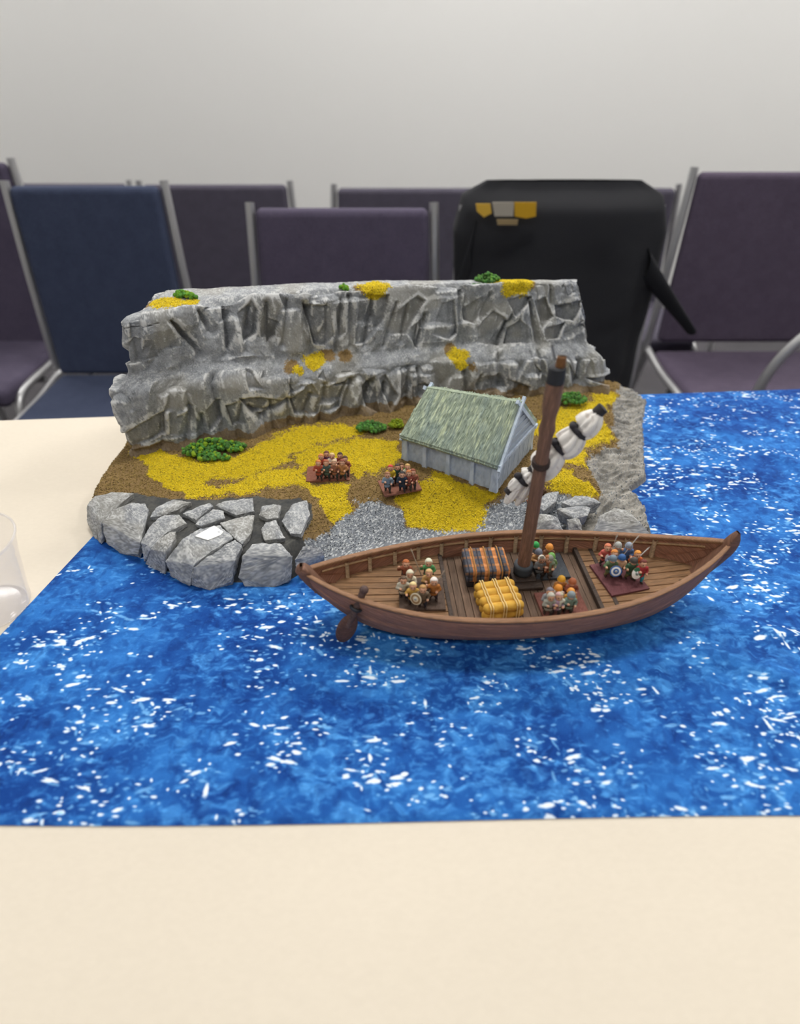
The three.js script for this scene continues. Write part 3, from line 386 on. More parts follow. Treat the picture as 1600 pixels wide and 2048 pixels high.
// ------------------------------------------------------------------ hut
{
  const A = P(806, 918, .03), Bc = P(993, 981, .03), u = A.clone().sub(Bc), Lh = u.length(); u.normalize(); const yaw = Math.atan2(-u.z, u.x);
  const t = thing('timber_hut', 'small blue grey timber hut with a green thatched roof on yellow turf', 'hut', V(Bc.x, T + .0285, Bc.z)); t.rotation.y = yaw; t.scale.set(1, 1, 1);
  // local axes: x runs along the long front wall away from the near corner, +z points to the back or front; find the sign
  const back = P(1075, 900, .03).sub(Bc), zl = V(Math.sin(yaw), 0, Math.cos(yaw)).dot(back) > 0 ? 1 : -1;
  const Wd = .108, WH = .036, RH = .087, drop = x => .014 * clamp(x / Lh), Z = z => z * zl, wood = (seed, tint) => (x, y, z) => { const n = fbm(x * 300 + seed, y * 120, z * 300, 3), s = noise(x * 1200, y * 260, z * 1200 + seed); return mixc(mixc(lin(0x8796ab), lin(0xc2cedc), clamp(.2 + 1.1 * n)), lin(0xc3ccd4), clamp(.8 * ss(.62, .85, s)) ).map(v => v * tint); };
  const wm = vmat(.9);
  const dense = (w, h, d, x, y, z, n = 8) => new THREE.BoxGeometry(w, h, d, Math.max(1, Math.round(w / .0012)), Math.max(1, Math.round(h / .0012)), Math.max(1, Math.round(d / .0012))).translate(x, y, z);
  const rough = (g, a, s) => { const p = g.attributes.position; g.computeVertexNormals(); for (let i = 0; i < p.count; i++) { const x = p.getX(i), y = p.getY(i), z = p.getZ(i); p.setXYZ(i, x + a * (fbm(x * 300, y * 200, z * 300 + s, 2) - .5), y + a * .5 * (fbm(x * 300 + 50, y * 300, z * 300 + s, 2) - .5), z + a * (fbm(x * 300 + 90, y * 200, z * 300 + s, 2) - .5)); } g.computeVertexNormals(); return g; };
  const panels = 4, pw = Lh / panels;
  for (const side of [0, 1]) for (let k = 0; k < panels; k++) { const zc = side ? Wd - .003 : .003; part('wall_panel', paint(rough(dense(pw - .002, WH, .004, (k + .5) * pw, WH / 2, Z(zc)), .0016, k + 9 * side), wood(k, 1)), wm, t); }
  for (const side of [0, 1]) for (let k = 0; k <= panels; k++) { const w = k === 0 || k === panels ? .0075 : .0048, x = clamp(k * pw, w / 2, Lh - w / 2); const g = dense(w, WH + .001, .006, x, WH / 2, Z(side ? Wd : 0)); const p = g.attributes.position; for (let i = 0; i < p.count; i++) if (p.getY(i) < .012) p.setX(i, x + (p.getX(i) - x) * (1 + .35 * (1 - p.getY(i) / .012))); part('post', paint(rough(g, .0010, k + 3), wood(k + 20, 1.12)), wm, t); }
  for (const side of [0, 1]) part('eave_beam', paint(rough(dense(Lh + .006, .004, .006, Lh / 2, WH + .001, Z(side ? Wd + .001 : -.001)), .0009, 4), wood(31, 1.15)), wm, t);
  for (const end of [0, 1]) {
    const x = end ? Lh - .002 : .002, nb = 7;
    for (let k = 0; k < nb; k++) part('gable_plank', paint(rough(dense(.004, WH, Wd / nb - .0009, x, WH / 2, Z((k + .5) * Wd / nb)), .0008, k), wood(k + 40, .8)), wm, t);
    part('tie_beam', paint(rough(dense(.0052, .0038, Wd, x + (end ? .001 : -.001), WH + .001, Z(Wd / 2)), .0007, 2), wood(50, 1.05)), wm, t);
    for (let k = 0; k < 6; k++) { // boards of the gable triangle
      const RE = RH - (end ? drop(Lh) : 0), y0 = WH + (RE - WH) * k / 6, y1 = WH + (RE - WH) * (k + 1) / 6 - .0006, h0 = Wd / 2 * (1 - k / 6), h1 = Wd / 2 * (1 - (k + .93) / 6), lean = (end ? -1 : 1) * .006, sx = k / 6 * lean;
      const s = new THREE.Shape([[-h0, y0], [h0, y0], [h1, y1], [-h1, y1]].map(a => new THREE.Vector2(...a))), g = new THREE.ExtrudeGeometry(s, { depth: .003, bevelEnabled: false }); g.rotateY(Math.PI / 2); g.translate(x - .0015 + sx, 0, Z(Wd / 2)); g.deleteAttribute('uv'); part('gable_board', paint(g, wood(60 + k, .85)), wm, t);
    }
    for (const sd of [-1, 1]) { const a = V(end ? Lh + .001 : -.001, WH - .004, Z(Wd / 2 + sd * (Wd / 2 + .006))), b = V((end ? Lh : 0) + (end ? -1 : 1) * .004, RH + .010 - (end ? drop(Lh) : 0), Z(Wd / 2 - sd * .008)); const d = b.clone().sub(a), g = dense(.0035, d.length(), .0045, 0, 0, 0); g.applyQuaternion(new THREE.Quaternion().setFromUnitVectors(V(0, 1, 0), d.clone().normalize())); const m = a.add(b).multiplyScalar(.5); g.translate(m.x + sd * .0012, m.y, m.z); part('barge_board', paint(rough(g, .0007, sd), wood(70 + sd, 1.15)), wm, t); }
  }
  // thatch: two slopes with reed ridges combed down the slope
  for (const side of [0, 1]) {
    const nu = 330, nv = 150, e0 = side ? Wd + .006 : -.006, top = [], R = rng(91 + side), thick = .006;
    const f = (i, j, lift) => { const a = i / (nu - 1), b = j / (nv - 1); const x = mix(-.0005, Lh + .0005, a), ins = b * .004; let xx = mix(ins, Lh - ins, a), y = mix(WH - .001, RH + .003 - drop(x), b), z = mix(e0, Wd / 2, b); const ca = (x * 1000 + 1.6 * fbm(x * 90, b * 7, 3 + side)); let h = .0030 * (fbm(ca * .62, b * 9, side, 2) - .5) + .0022 * (noise(ca * 1.25, b * 20 + 5 * noise(ca, 3), 7) - .5) + .003 * (fbm(x * 40, b * 3, 9) - .5); h += lift; if (b < .03) h -= .0016; const nl = Math.hypot(RH - WH, Wd / 2 + .006), ny = (Wd / 2 + .006) / nl, nz = -(RH - WH) / nl; return [xx, y + ny * h, Z(z + (side ? -1 : 1) * nz * h)]; };
    const a = gridGeo(nu, nv, (i, j) => f(i, j, thick)), b = gridGeo(40, 20, (i, j) => f(i * (nu - 1) / 39, j * (nv - 1) / 19, 0));
    const rim = []; const edge = (pts) => { const g = gridGeo(pts.length, 2, (i, j) => f(pts[i][0], pts[i][1], j ? thick : -.0005)); rim.push(g); };
    edge([...Array(nu)].map((_, i) => [i, 0])); edge([...Array(nu)].map((_, i) => [i, nv - 1])); edge([...Array(nv)].map((_, j) => [0, j])); edge([...Array(nv)].map((_, j) => [nu - 1, j]));
    const g = clean([a, b, ...rim]); const r2 = rng(7);
    paint(g, (x, y, z) => { const s = fbm(x * 900, y * 130, side, 2), n = fbm(x * 90, y * 60, 4 + side, 2), k = r2(); let c = mixc(lin(0x76857a), lin(0xa8b4a0), clamp(.1 + 1.1 * s)); c = mixc(c, lin(0xc8d2b2), .75 * ss(.56, .72, s + .25 * (n - .5) + .12 * (k - .5))); return mixc(c, lin(0x8a9a96), .6 * ss(.5, .7, n)); });
    part('thatch_roof', g, vmat(.95, { side: THREE.DoubleSide }), t, 'sage green thatch');
  }
  part('ridge', paint(rough(dense(Lh - .006, .0026, .006, Lh / 2, RH + .0062, Z(Wd / 2)).applyMatrix4(new THREE.Matrix4().makeShear(-.014 / Lh, 0, 0, 0, 0, 0)), .002, 5), (x, y, z) => mixc(lin(0x6c7b70), lin(0xaab59c), fbm(x * 900, y * 100, z * 300))), vmat(.95), t);
}
// ------------------------------------------------------------------ boat
const woodTex = (() => { const m = tex(1024, 256, (x, y) => { const g = fbm(x * .012, y * .22 + 3 * fbm(x * .01, y * .03, 2), 1, 4), l = noise(x * .03, y * .75, 5), s = ss(.58, .8, fbm(x * .02, y * .5, 9, 3)); const b = 200 + 80 * (g - .5) + 40 * (l - .5) + 40 * s; return [b, b * .985, b * .96]; }); return m; })();
const woodBump = tex(1024, 256, (x, y) => { const v = 255 * (.5 * fbm(x * .012, y * .22, 1, 4) + .5 * noise(x * .03, y * .75, 5)); return [v, v, v]; }, false);
const woodM = (c, r = .7, bump = .0006) => new THREE.MeshStandardMaterial({ color: c, map: woodTex, bumpMap: woodBump, bumpScale: bump, roughness: r });
const boatL = P(603, 1139, .070), boatR = P(1466, 1078, .080); boatL.y = boatR.y = T;
const axis = boatR.clone().sub(boatL), HL = axis.length() / 2, boatPos = boatL.clone().add(boatR).multiplyScalar(.5); axis.normalize();
const boatYaw = Math.atan2(-axis.z, axis.x);
const toBoat = p => { const d = p.clone().sub(boatPos); return V(d.x * Math.cos(boatYaw) - d.z * Math.sin(boatYaw), p.y - T, d.x * Math.sin(boatYaw) + d.z * Math.cos(boatYaw)); };
const fromBoat = (x, y, z) => V(x, y, z).applyAxisAngle(V(0, 1, 0), boatYaw).add(boatPos);
const DECK = .0340, HOLD = .0285;
const HB = .0605;
const beam = u => HB * Math.pow(Math.max(0, 1 - Math.pow(Math.abs(u), 2.05)), .86);
const gun = u => .050 + (u < 0 ? .017 : .025) * Math.pow(Math.abs(u), 3.2);
const keel = u => { const a = Math.max(0, (Math.abs(u) - .5) / .5); return .0012 + gun(u) * .93 * Math.pow(a, 2.3); };
const sec = (u, v) => { const a = v * Math.PI / 2, b = beam(u), k = keel(u), g = gun(u); const lap = .0009 * ((v * 4) % 1) * (v < .98 ? 1 : 0); return [b * Math.pow(Math.sin(a), .62) + lap * ss(1, .9, Math.abs(u)), k + (g - k) * (1 - Math.pow(Math.max(0, Math.cos(a)), .85))]; };
const innerW = (u, y) => { let lo = 0, hi = 1; for (let i = 0; i < 24; i++) { const m = (lo + hi) / 2; if (sec(u, m)[1] < y) lo = m; else hi = m; } return Math.max(0, sec(u, lo)[0] - .0032); };
{
  const t = thing('sailing_boat', 'brown wooden model boat with mast and furled white sail on blue cloth', 'model boat', boatPos.clone()); t.rotation.y = boatYaw;
  const brown = woodM(0x9a6f50), deckM = woodM(0xc29068), dark = woodM(0x51423a), rimM = woodM(0xa5754f), pale = woodM(0xb89878), mastM = woodM(0x94705f), black = M(0x25272d, .7);
  const uvs = (g, sx = 6, sy = 20) => { const p = g.attributes.position, a = new Float32Array(p.count * 2); for (let i = 0; i < p.count; i++) { a[2 * i] = p.getX(i) * sx; a[2 * i + 1] = (p.getZ(i) + p.getY(i)) * sy; } g.setAttribute('uv', new THREE.BufferAttribute(a, 2)); return g; };
  const us = []; for (let i = 0; i <= 120; i++) us.push(Math.sin((i / 120 * 2 - 1) * Math.PI / 2) * .995);
  const side = (s, inset) => gridGeo(us.length, 40, (i, j) => { const u = us[i], v = j / 39, [w, y] = sec(u, v); return [u * HL, y + (inset ? .0006 : 0), s * Math.max(0, w - inset)]; });
  const hull = mergeGeometries([side(1, 0), side(-1, 0), side(1, .003), side(-1, .003)]); part('hull', uvs(hull), new THREE.MeshStandardMaterial({ color: 0xb5826a, map: woodTex, bumpMap: woodBump, bumpScale: .0005, roughness: .62, side: THREE.DoubleSide }), t, 'reddish brown planked hull');
  for (const s of [-1, 1]) { // gunwale rail, square section
    const pr = [[-.0034, -.0012], [.0016, -.0012], [.0020, .0006], [.0016, .0022], [-.0030, .0022], [-.0034, .0006]];
    const uu = us.filter(u => Math.abs(u) < .985); const g = gridGeo(uu.length, 7, (i, j) => { const u = uu[i], [dw, dy] = pr[j % 6]; return [u * HL, gun(u) + dy, s * Math.max(.0005, beam(u) + dw)]; }); part('gunwale', uvs(g, 6, 30), new THREE.MeshStandardMaterial({ color: 0xa87c5a, map: woodTex, roughness: .65, side: THREE.DoubleSide }), t);
    const g2 = gridGeo(uu.length, 5, (i, j) => { const u = uu[i] * .93, y = gun(u) - .006, q = [[-.0004, -.001], [-.0026, -.001], [-.0026, .001], [-.0004, .001], [-.0004, -.001]][j]; return [u * HL, y + q[1], s * Math.max(.0005, innerW(u, y) + .0012 + q[0])]; }); part('stringer', uvs(g2, 6, 30), new THREE.MeshStandardMaterial({ color: 0xcfa980, map: woodTex, roughness: .7, side: THREE.DoubleSide }), t);
  }
  // stems: swept along the ends of the keel
  const stem = (s) => { const pts = []; const N = 26; for (let i = 0; i < N; i++) { const k = i / (N - 1), u = mix(.48, .992, k); pts.push(V(s * u * HL, keel(u) + .0015 - .0006, 0)); } const top = gun(s) + (s > 0 ? .009 : .006); pts.push(V(s * HL * 1.006, top - .003, 0), V(s * HL * (s > 0 ? 1.012 : 1.0), top + (s > 0 ? .004 : .003), 0)); const c = new THREE.CatmullRomCurve3(pts), M2 = 60; return gridGeo(M2, 13, (i, j) => { const k = i / (M2 - 1), p = c.getPoint(k), d = c.getTangent(k), n = V(-d.y, d.x, 0), a = j / 12 * Math.PI * 2, w = mix(.0022, .0060, ss(.2, .8, k)) * (k > .93 ? 1 - .55 * (k - .93) / .07 : 1), h = mix(.0016, .0062, ss(.1, .9, k)) * (k > .95 ? 1 - .8 * (k - .95) / .05 : 1), cs = Math.sign(Math.cos(a)) * Math.sqrt(Math.abs(Math.cos(a))), sn = Math.sign(Math.sin(a)) * Math.sqrt(Math.abs(Math.sin(a))); return [p.x + n.x * h * cs, p.y + n.y * h * cs, w * sn]; }); };
  for (const s of [-1, 1]) part('stem', uvs(stem(s), 8, 30), new THREE.MeshStandardMaterial({ color: 0x8e6652, map: woodTex, roughness: .6, side: THREE.DoubleSide }), t);
  part('keel', uvs(box(HL * 1.25, .0022, .005, 0, .0012, 0, .0008)), dark, t);
  const UA = -.335, UB = .365;
  const plankStrip = (z0, z1, ua, ub, y, sag) => { // plank lying along the boat, cut to the hull
    const N = 26, rows = []; for (let i = 0; i < N; i++) { const u = mix(ua, ub, i / (N - 1)), yy = y + sag * Math.pow(Math.max(0, Math.abs(u) - .35), 2), w = innerW(u, yy) + .0008; const a = clamp(z0, -w, w), b = clamp(z1, -w, w); if (b - a > .0006) rows.push([u * HL, yy, a, b]); } if (rows.length < 3) return null;
    const g = gridGeo(rows.length, 9, (i, j) => { const [x, yy, a, b] = rows[i], e = .0004; const q = [[a, -.0016], [a, -e], [a + e, 0], [a + e, 0], [b - e, 0], [b - e, 0], [b, -e], [b, -.0016], [a, -.0016]][j]; return [x, yy + q[1], q[0]]; }); return g; };
  const pwid = .0082, RR = rng(3);
  for (const [ua, ub] of [[-.955, UA], [UB, .955]]) for (let k = -8; k <= 8; k++) { const g = plankStrip((k - .5) * pwid + .0002, (k + .5) * pwid - .0002, ua, ub, DECK + .0004 * (RR() - .5), .018); if (!g) continue; const c = .88 + .24 * RR(); uvs(g, 5, 22); const uv = g.attributes.uv; const o1 = RR(), o2 = RR(); for (let i = 0; i < uv.count; i++) uv.setXY(i, uv.getX(i) + o1, uv.getY(i) + o2); part('deck_plank', g, new THREE.MeshStandardMaterial({ color: new THREE.Color(.37 * c, .205 * c, .098 * c), map: woodTex, bumpMap: woodBump, bumpScale: .0005, roughness: .72, side: THREE.DoubleSide }), t); }
  const nb = 19; for (let k = 0; k < nb; k++) { const u0 = mix(UA, UB, k / nb), u1 = mix(UA, UB, (k + 1) / nb), w = innerW((u0 + u1) / 2, HOLD) - .0003, g = box((u1 - u0) * HL - .0005, .0016, 2 * w, (u0 + u1) / 2 * HL, HOLD - .0008 + .0005 * (RR() - .5), 0, .0003), c = .7 + .4 * RR(); uvs(g, 30, 6); const uv = g.attributes.uv, p = g.attributes.position; for (let i = 0; i < uv.count; i++) uv.setXY(i, p.getZ(i) * 6 + k * .3, p.getX(i) * 30); part('hold_plank', g, new THREE.MeshStandardMaterial({ color: new THREE.Color(.28 * c, .18 * c, .125 * c), map: woodTex, roughness: .8 }), t); }
  for (const u of [UA, UB, UB + .075]) part('crossbeam', uvs(box(.0042, .006, 2 * innerW(u, DECK) + .001, u * HL, DECK - .0022, 0, .0008), 20, 20), dark, t);
  for (const u of [-.8, -.69, -.565, -.445, -.326, -.197, -.07, .06, .19, .32, .46, .60, .72]) for (const s of [-1, 1]) { const hold = u > UA + .02 && u < UB - .02, y0 = hold ? HOLD : DECK + .018 * Math.pow(Math.max(0, Math.abs(u) - .35), 2) - .001, y1 = gun(u) - .0012; const g = gridGeo(12, 5, (i, j) => { const y = mix(y0, y1, i / 11), w = innerW(u, y) + .0012, q = [[-.0018, 0], [-.0018, -.0036], [.0018, -.0036], [.0018, 0], [-.0018, 0]][j]; return [u * HL + q[0], y, s * (w + q[1])]; }); part('rib', uvs(g, 20, 20), new THREE.MeshStandardMaterial({ color: 0xdcc3a2, map: woodTex, roughness: .75, side: THREE.DoubleSide }), t); }
  // mast with its step, collar, cap and bare wire
  const mb = toBoat(P(1044, 1148, HOLD + .004)), mt = toBoat(PZ(1110, 750, boatPos.z + .012));
  const mTop = V(mb.x - .0005, .2405, mb.z + .001);
  part('mast_step', uvs(clean([box(.024, .006, .020, mb.x, HOLD + .003, mb.z + .002, .001), box(.034, .004, .012, mb.x, HOLD + .002, mb.z + .014, .001)]), 20, 20), dark, t);
  const mg = (() => { const N = 60; return gridGeo(24, N, (i, j) => { const k = j / (N - 1), y = mix(HOLD + .002, .2405, k), cx = mix(mb.x, mTop.x, k), cz = mix(mb.z, mTop.z, k); let r = mix(.0064, .0056, k); r += .0012 * Math.exp(-(((k - .80) / .02) ** 2)) + .0014 * ss(.86, .9, k); const a = i / 24 * Math.PI * 2; r *= 1 + .05 * (fbm(Math.cos(a) * 3, k * 30, Math.sin(a) * 3, 2) - .5); return [cx + r * Math.cos(a), y, cz + r * Math.sin(a)]; }, true); })();
  { const p = mg.attributes.position, a = new Float32Array(p.count * 2); for (let i = 0; i < p.count; i++) { a[2 * i] = p.getY(i) * 6; a[2 * i + 1] = Math.atan2(p.getZ(i) - mb.z, p.getX(i) - mb.x) * .12; } mg.setAttribute('uv', new THREE.BufferAttribute(a, 2)); }
  const mast = part('mast', mg, mastM, t, 'reddish brown mast');
  part('collar', new THREE.LatheGeometry([[.0064, 0], [.0088, .001], [.0094, .005], [.0088, .0075], [.0095, .009], [.0091, .012], [.0064, .0128]].map(a => new THREE.Vector2(...a)), 28).translate(mb.x, HOLD + .006, mb.z), M(0x3a4148, .6), mast, 'dark grey mast collar');
  part('cap', new THREE.LatheGeometry([[0, 0], [.0066, 0], [.0070, .002], [.0069, .013], [.0063, .0145], [0, .0145]].map(a => new THREE.Vector2(...a)), 28).translate(mTop.x, .2395, mTop.z), black, mast, 'black band at the mast head');
  part('stub', new THREE.CylinderGeometry(.0036, .004, .009, 14).translate(mTop.x + .002, .2575, mTop.z), woodM(0xb07a48), mast);
  part('wire', clean([tube([V(mTop.x - .001, .2635, mTop.z), V(mTop.x + .004, .263, mTop.z), V(mTop.x + .009, .2595, mTop.z), V(mTop.x + .013, .2505, mTop.z + .001)], .0009, 20, 6), tube([V(mTop.x - .003, .2595, mTop.z), V(mTop.x - .007, .271, mTop.z)], .0011, 8, 6)]), M(0x8d8f92, .4, { metalness: .7 }), mast, 'bare wire at the mast top');
  // yard with the furled sail, behind the mast
  const ZY = -.448, w = (px, py) => toBoat(PZ(px, py, ZY)); const yA = w(1014, 985), yB = w(1207, 815);
  const yard = part('yard', bar(yA, yB, .0042, .0052, 12), M(0x2a2628, .7), t, 'dark yard pole');
  const fold = (pts, rad, seed, sq = 1) => { const c = new THREE.CatmullRomCurve3(pts), NU = 90, NV = 46; const side = V(0, 0, 1); return gridGeo(NV, NU, (i, j) => { const k = j / (NU - 1), p = c.getPoint(k), d = c.getTangent(k), n = V(0, 0, 1).cross(d).normalize(), b = d.clone().cross(n); const a = i / NV * Math.PI * 2; let r = rad(k); const cr = fbm(Math.cos(a) * 2.2 + seed, Math.sin(a) * 2.2, k * 1.4 + seed, 2); r *= 1 + .40 * (Math.pow(Math.abs(Math.sin(a * 4.5 + 2.6 * (cr - .5) + .8 * k + seed)), .5) - .8) * (.35 + .65 * ss(0, .25, k) * ss(1, .75, k)) + .12 * (cr - .5); return [p.x + r * (n.x * Math.cos(a) + b.x * Math.sin(a)), p.y + r * (n.y * Math.cos(a) + b.y * Math.sin(a)), p.z + r * sq * (n.z * Math.cos(a) + b.z * Math.sin(a))]; }, true); };
  const L = (k, dy = 0) => { const p = yA.clone().lerp(yB, k); p.y += dy; p.x += -dy * -.35; return p; };
  const sailM = vmat(.85, { side: THREE.DoubleSide }), cloth = (x, y, z) => { const n = fbm(x * 260, y * 260, z * 260, 3); return mixc(lin(0xe9e6e2), mixc(lin(0xb8a593), lin(0xa9a6b4), noise(x * 90, y * 90, z * 90)), .6 * ss(.58, .78, n)); };
  const sail = (pts, r, seed) => part('sail_bundle', paint(fold(pts, r, seed), cloth), sailM, t, 'white furled sail cloth with creases');
  const bulge = (a, m, b) => k => mix(mix(a, b, k) * .7, m * .84, Math.pow(Math.sin(Math.PI * clamp(k, .02, .98)), .7));
  sail([L(.34, -.007), L(.43, -.011), L(.52, -.010), L(.60, -.003)], bulge(.006, .0165, .008), 1);
  sail([L(.585, -.003), L(.66, -.008), L(.74, -.008), L(.79, -.002)], bulge(.008, .0150, .008), 2.3);
  sail([L(.775, -.002), L(.84, -.006), L(.91, -.005), L(.955, -.001)], bulge(.008, .0132, .006), 4.1);
  sail([L(.33, -.006), L(.26, -.005), L(.20, -.002)], bulge(.006, .0105, .006), 6.2);
  sail([L(.19, -.002), L(.12, -.001), L(.03, .001)], bulge(.006, .0075, .005), 7.7);
  sail([L(.20, -.004), L(.15, -.011), L(.10, -.02)], bulge(.005, .0062, .003), 8.4);
  sail([L(.40, -.02), L(.38, -.032), L(.37, -.046)], bulge(.006, .005, .002), 9.4);
  sail([L(.62, -.010), L(.59, -.024), L(.56, -.038)], bulge(.006, .0042, .002), 10.4);
  const band = (k, r) => { const p = L(k, -.003), d = yB.clone().sub(yA).normalize(), g = new THREE.TorusGeometry(r, .0014, 8, 30); g.scale(1, 1, 1.8); g.applyQuaternion(new THREE.Quaternion().setFromUnitVectors(V(0, 0, 1), d)); g.translate(p.x, p.y, p.z); const kn = new THREE.SphereGeometry(.0034, 14, 10).scale(1.15, .9, 1).translate(p.x - .006, p.y + .006, p.z + .002); part('sail_tie', clean([g, kn]), M(0x2c2a30, .8), t, 'black sail tie'); };
  band(.595, .0088); band(.78, .0088); band(.20, .0062); 
  part('lashing', clean([0, 1, 2].map(i => new THREE.TorusGeometry(.0068, .0012, 8, 28).rotateX(Math.PI / 2 + .25).translate(mix(mb.x, mTop.x, .67), .163 + i * .002, mb.z))), M(0x3a2c28, .8), t, 'dark rope lashing the yard to the mast');
  // steering oar
  const oT = toBoat(P(728, 1180, .064)), oB = toBoat(P(702, 1238, .036)), tip = toBoat(P(688, 1268, .022)); oT.y = .064; oB.y = .036; tip.y = .022;
  const dirO = tip.clone().sub(oT).normalize(), blade = new THREE.SphereGeometry(1, 24, 18); blade.scale(.0090, .0155, .0028); blade.applyQuaternion(new THREE.Quaternion().setFromUnitVectors(V(0, -1, 0), dirO)); const bc = oB.clone().lerp(tip, .62); blade.translate(bc.x, bc.y, bc.z);
  const oar = part('steering_oar', uvs(clean([bar(oT, oB.clone().lerp(tip, .5), .0033, .0036, 10), new THREE.SphereGeometry(.0042, 12, 10).translate(oT.x, oT.y, oT.z)]), 20, 20), woodM(0x6b5350), t, 'dark brown steering oar'); part('blade', uvs(blade, 20, 20), woodM(0x6a4a42), oar);
  const lash = oT.clone().lerp(oB, .62); part('oar_lashing', new THREE.TorusGeometry(.0046, .0016, 8, 20).applyQuaternion(new THREE.Quaternion().setFromUnitVectors(V(0, 0, 1), dirO)).translate(lash.x, lash.y, lash.z), black, t);
}
// ------------------------------------------------------------------ cargo
{
  const b = P(968, 1150, HOLD), t = thing('checked_bale', 'tied stack of dark bales with orange check, beside the mast in the boat', 'cargo bale', b); t.rotation.y = boatYaw - .02;
  const check = tex(256, 256, (x, y) => { const a = (x % 64) / 64, c = (y % 64) / 64, n = 40 * (fbm(x * .1, y * .1, 2) - .5) + 14 * (hash(x, y, 4) - .5); const s1 = a > .66, s2 = c > .7; let k = [70, 72, 82]; if (s1 && s2) k = [205, 140, 88]; else if (s1) k = [176, 112, 62]; else if (s2) k = [120, 88, 66]; if (Math.abs(a - .33) < .05 && !s1) k = [40, 40, 50]; return [k[0] + n, k[1] + n, k[2] + n]; });
  const cm = new THREE.MeshStandardMaterial({ map: check, roughness: .9 }), dm = M(0x2b2526, .9), cord = M(0x9a6f3c, .9);
  const soft = (w, h, d, y, sd) => { const g = new RoundedBoxGeometry(w, h, d, 8, Math.min(h, d) * .3).translate(0, y, 0), p = g.attributes.position; for (let i = 0; i < p.count; i++) { const x = p.getX(i), yy = p.getY(i), z = p.getZ(i), k = .0018 * (fbm(x * 120, yy * 120, z * 120 + sd, 2) - .5); p.setXYZ(i, x + k, yy + k - .0012 * Math.abs(Math.sin(x * 220)), z + k); } g.computeVertexNormals(); const uv = g.attributes.uv; for (let i = 0; i < uv.count; i++) uv.setXY(i, p.getX(i) * 22, (p.getZ(i) - p.getY(i)) * 22); return g; };
  part('bale', soft(.041, .0085, .034, .0045, 1), dm, t, 'dark lower bale'); part('bale', soft(.042, .006, .036, .0122, 2), cm, t, 'lighter middle bale'); part('bale', soft(.043, .008, .036, .0192, 3), cm, t, 'checked orange and slate top bale');
  for (const [i, x] of [-.013, 0, .013].entries()) part('cord', tube([V(x, .0005, .0190), V(x, .009, .0188), V(x, .0215, .0186), V(x, .0240, .012), V(x, .0243, 0), V(x, .0240, -.012), V(x, .0215, -.0186), V(x, .0005, -.019)], .0007, 40, 6), cord, t);
}
{
  const b = P(995, 1213, HOLD), t = thing('yellow_bundle', 'tied bundle of plump yellow rolls in the boat near the front gunwale', 'cargo bundle', b); t.rotation.y = boatYaw + .10;
  const ym = vmat(.85), R = rng(6), rope = M(0xe0c486, .9);
  for (let layer = 0; layer < 2; layer++) for (let k = 0; k < 4; k++) { const z = (k - 1.5) * .0092, y = .0052 + layer * .0088, Lr = .041 - .002 * R(); const g = gridGeo(26, 44, (i, j) => { const a = i / 26 * Math.PI * 2, u = j / 43, e = Math.pow(Math.max(0, 1 - Math.pow(Math.abs(2 * u - 1), 9)), .5); const pin = 1 - .10 * (Math.exp(-(((u - .2) / .03) ** 2)) + Math.exp(-(((u - .5) / .03) ** 2)) + Math.exp(-(((u - .8) / .03) ** 2))); const r = .0050 * e * pin * (1 + .10 * (fbm(u * 14, Math.cos(a) * 2, Math.sin(a) * 2 + k, 2) - .5)); return [(u - .5) * Lr, y + r * Math.sin(a), z + r * Math.cos(a)]; }, true); part('roll', paint(g, (x, yy, zz) => mixc(lin(0xae7c1c), lin(0xdcae48), clamp(.15 + fbm(x * 200, yy * 260, zz * 260 + k, 3)))), ym, t); }
  for (const x of [-.0125, 0, .0125]) for (const dx of [-.0012, .0012]) { const pts = []; for (let k = -2; k <= 2; k++) pts.push(V(x + dx, .0186 + .0001, k * .0092 + (k === 0 ? 0 : 0)), ...(k < 2 ? [V(x + dx, .0196, (k + .5) * .0092)] : [])); pts.unshift(V(x + dx, .001, -.0198), V(x + dx, .012, -.0196)); pts.push(V(x + dx, .012, .0196), V(x + dx, .001, .0198)); part('rope', tube(pts, .0006, 70, 6), rope, t, 'pale rope tie'); }
}
// ------------------------------------------------------------------ miniature figures
const poses = {
  shield: { la: [[3.4, 14.2, .2], [4.2, 11.6, 1.6], [2.2, 11.8, 4.2]], ra: [[-3.4, 14.2, .2], [-4.9, 11.4, .2], [-4.6, 12.6, 3.4]], lf: [2.3, .8, .2], rf: [-2.1, .8, -.8] },
  stride: { la: [[3.4, 14.2, .2], [4.8, 11.2, -.4], [3.6, 10.0, 2.6]], ra: [[-3.4, 14.2, .2], [-4.6, 11.6, 1.4], [-2.2, 12.6, 3.6]], lf: [2.0, .8, 1.8], rf: [-2.0, .8, -1.6] },
  raised: { la: [[3.4, 14.2, .2], [4.7, 11.4, .8], [2.4, 10.6, 3.2]], ra: [[-3.4, 14.2, .2], [-5.6, 13.6, 1.2], [-5.4, 16.6, 2.0]], lf: [2.4, .8, 1.0], rf: [-2.2, .8, -.6] },
};
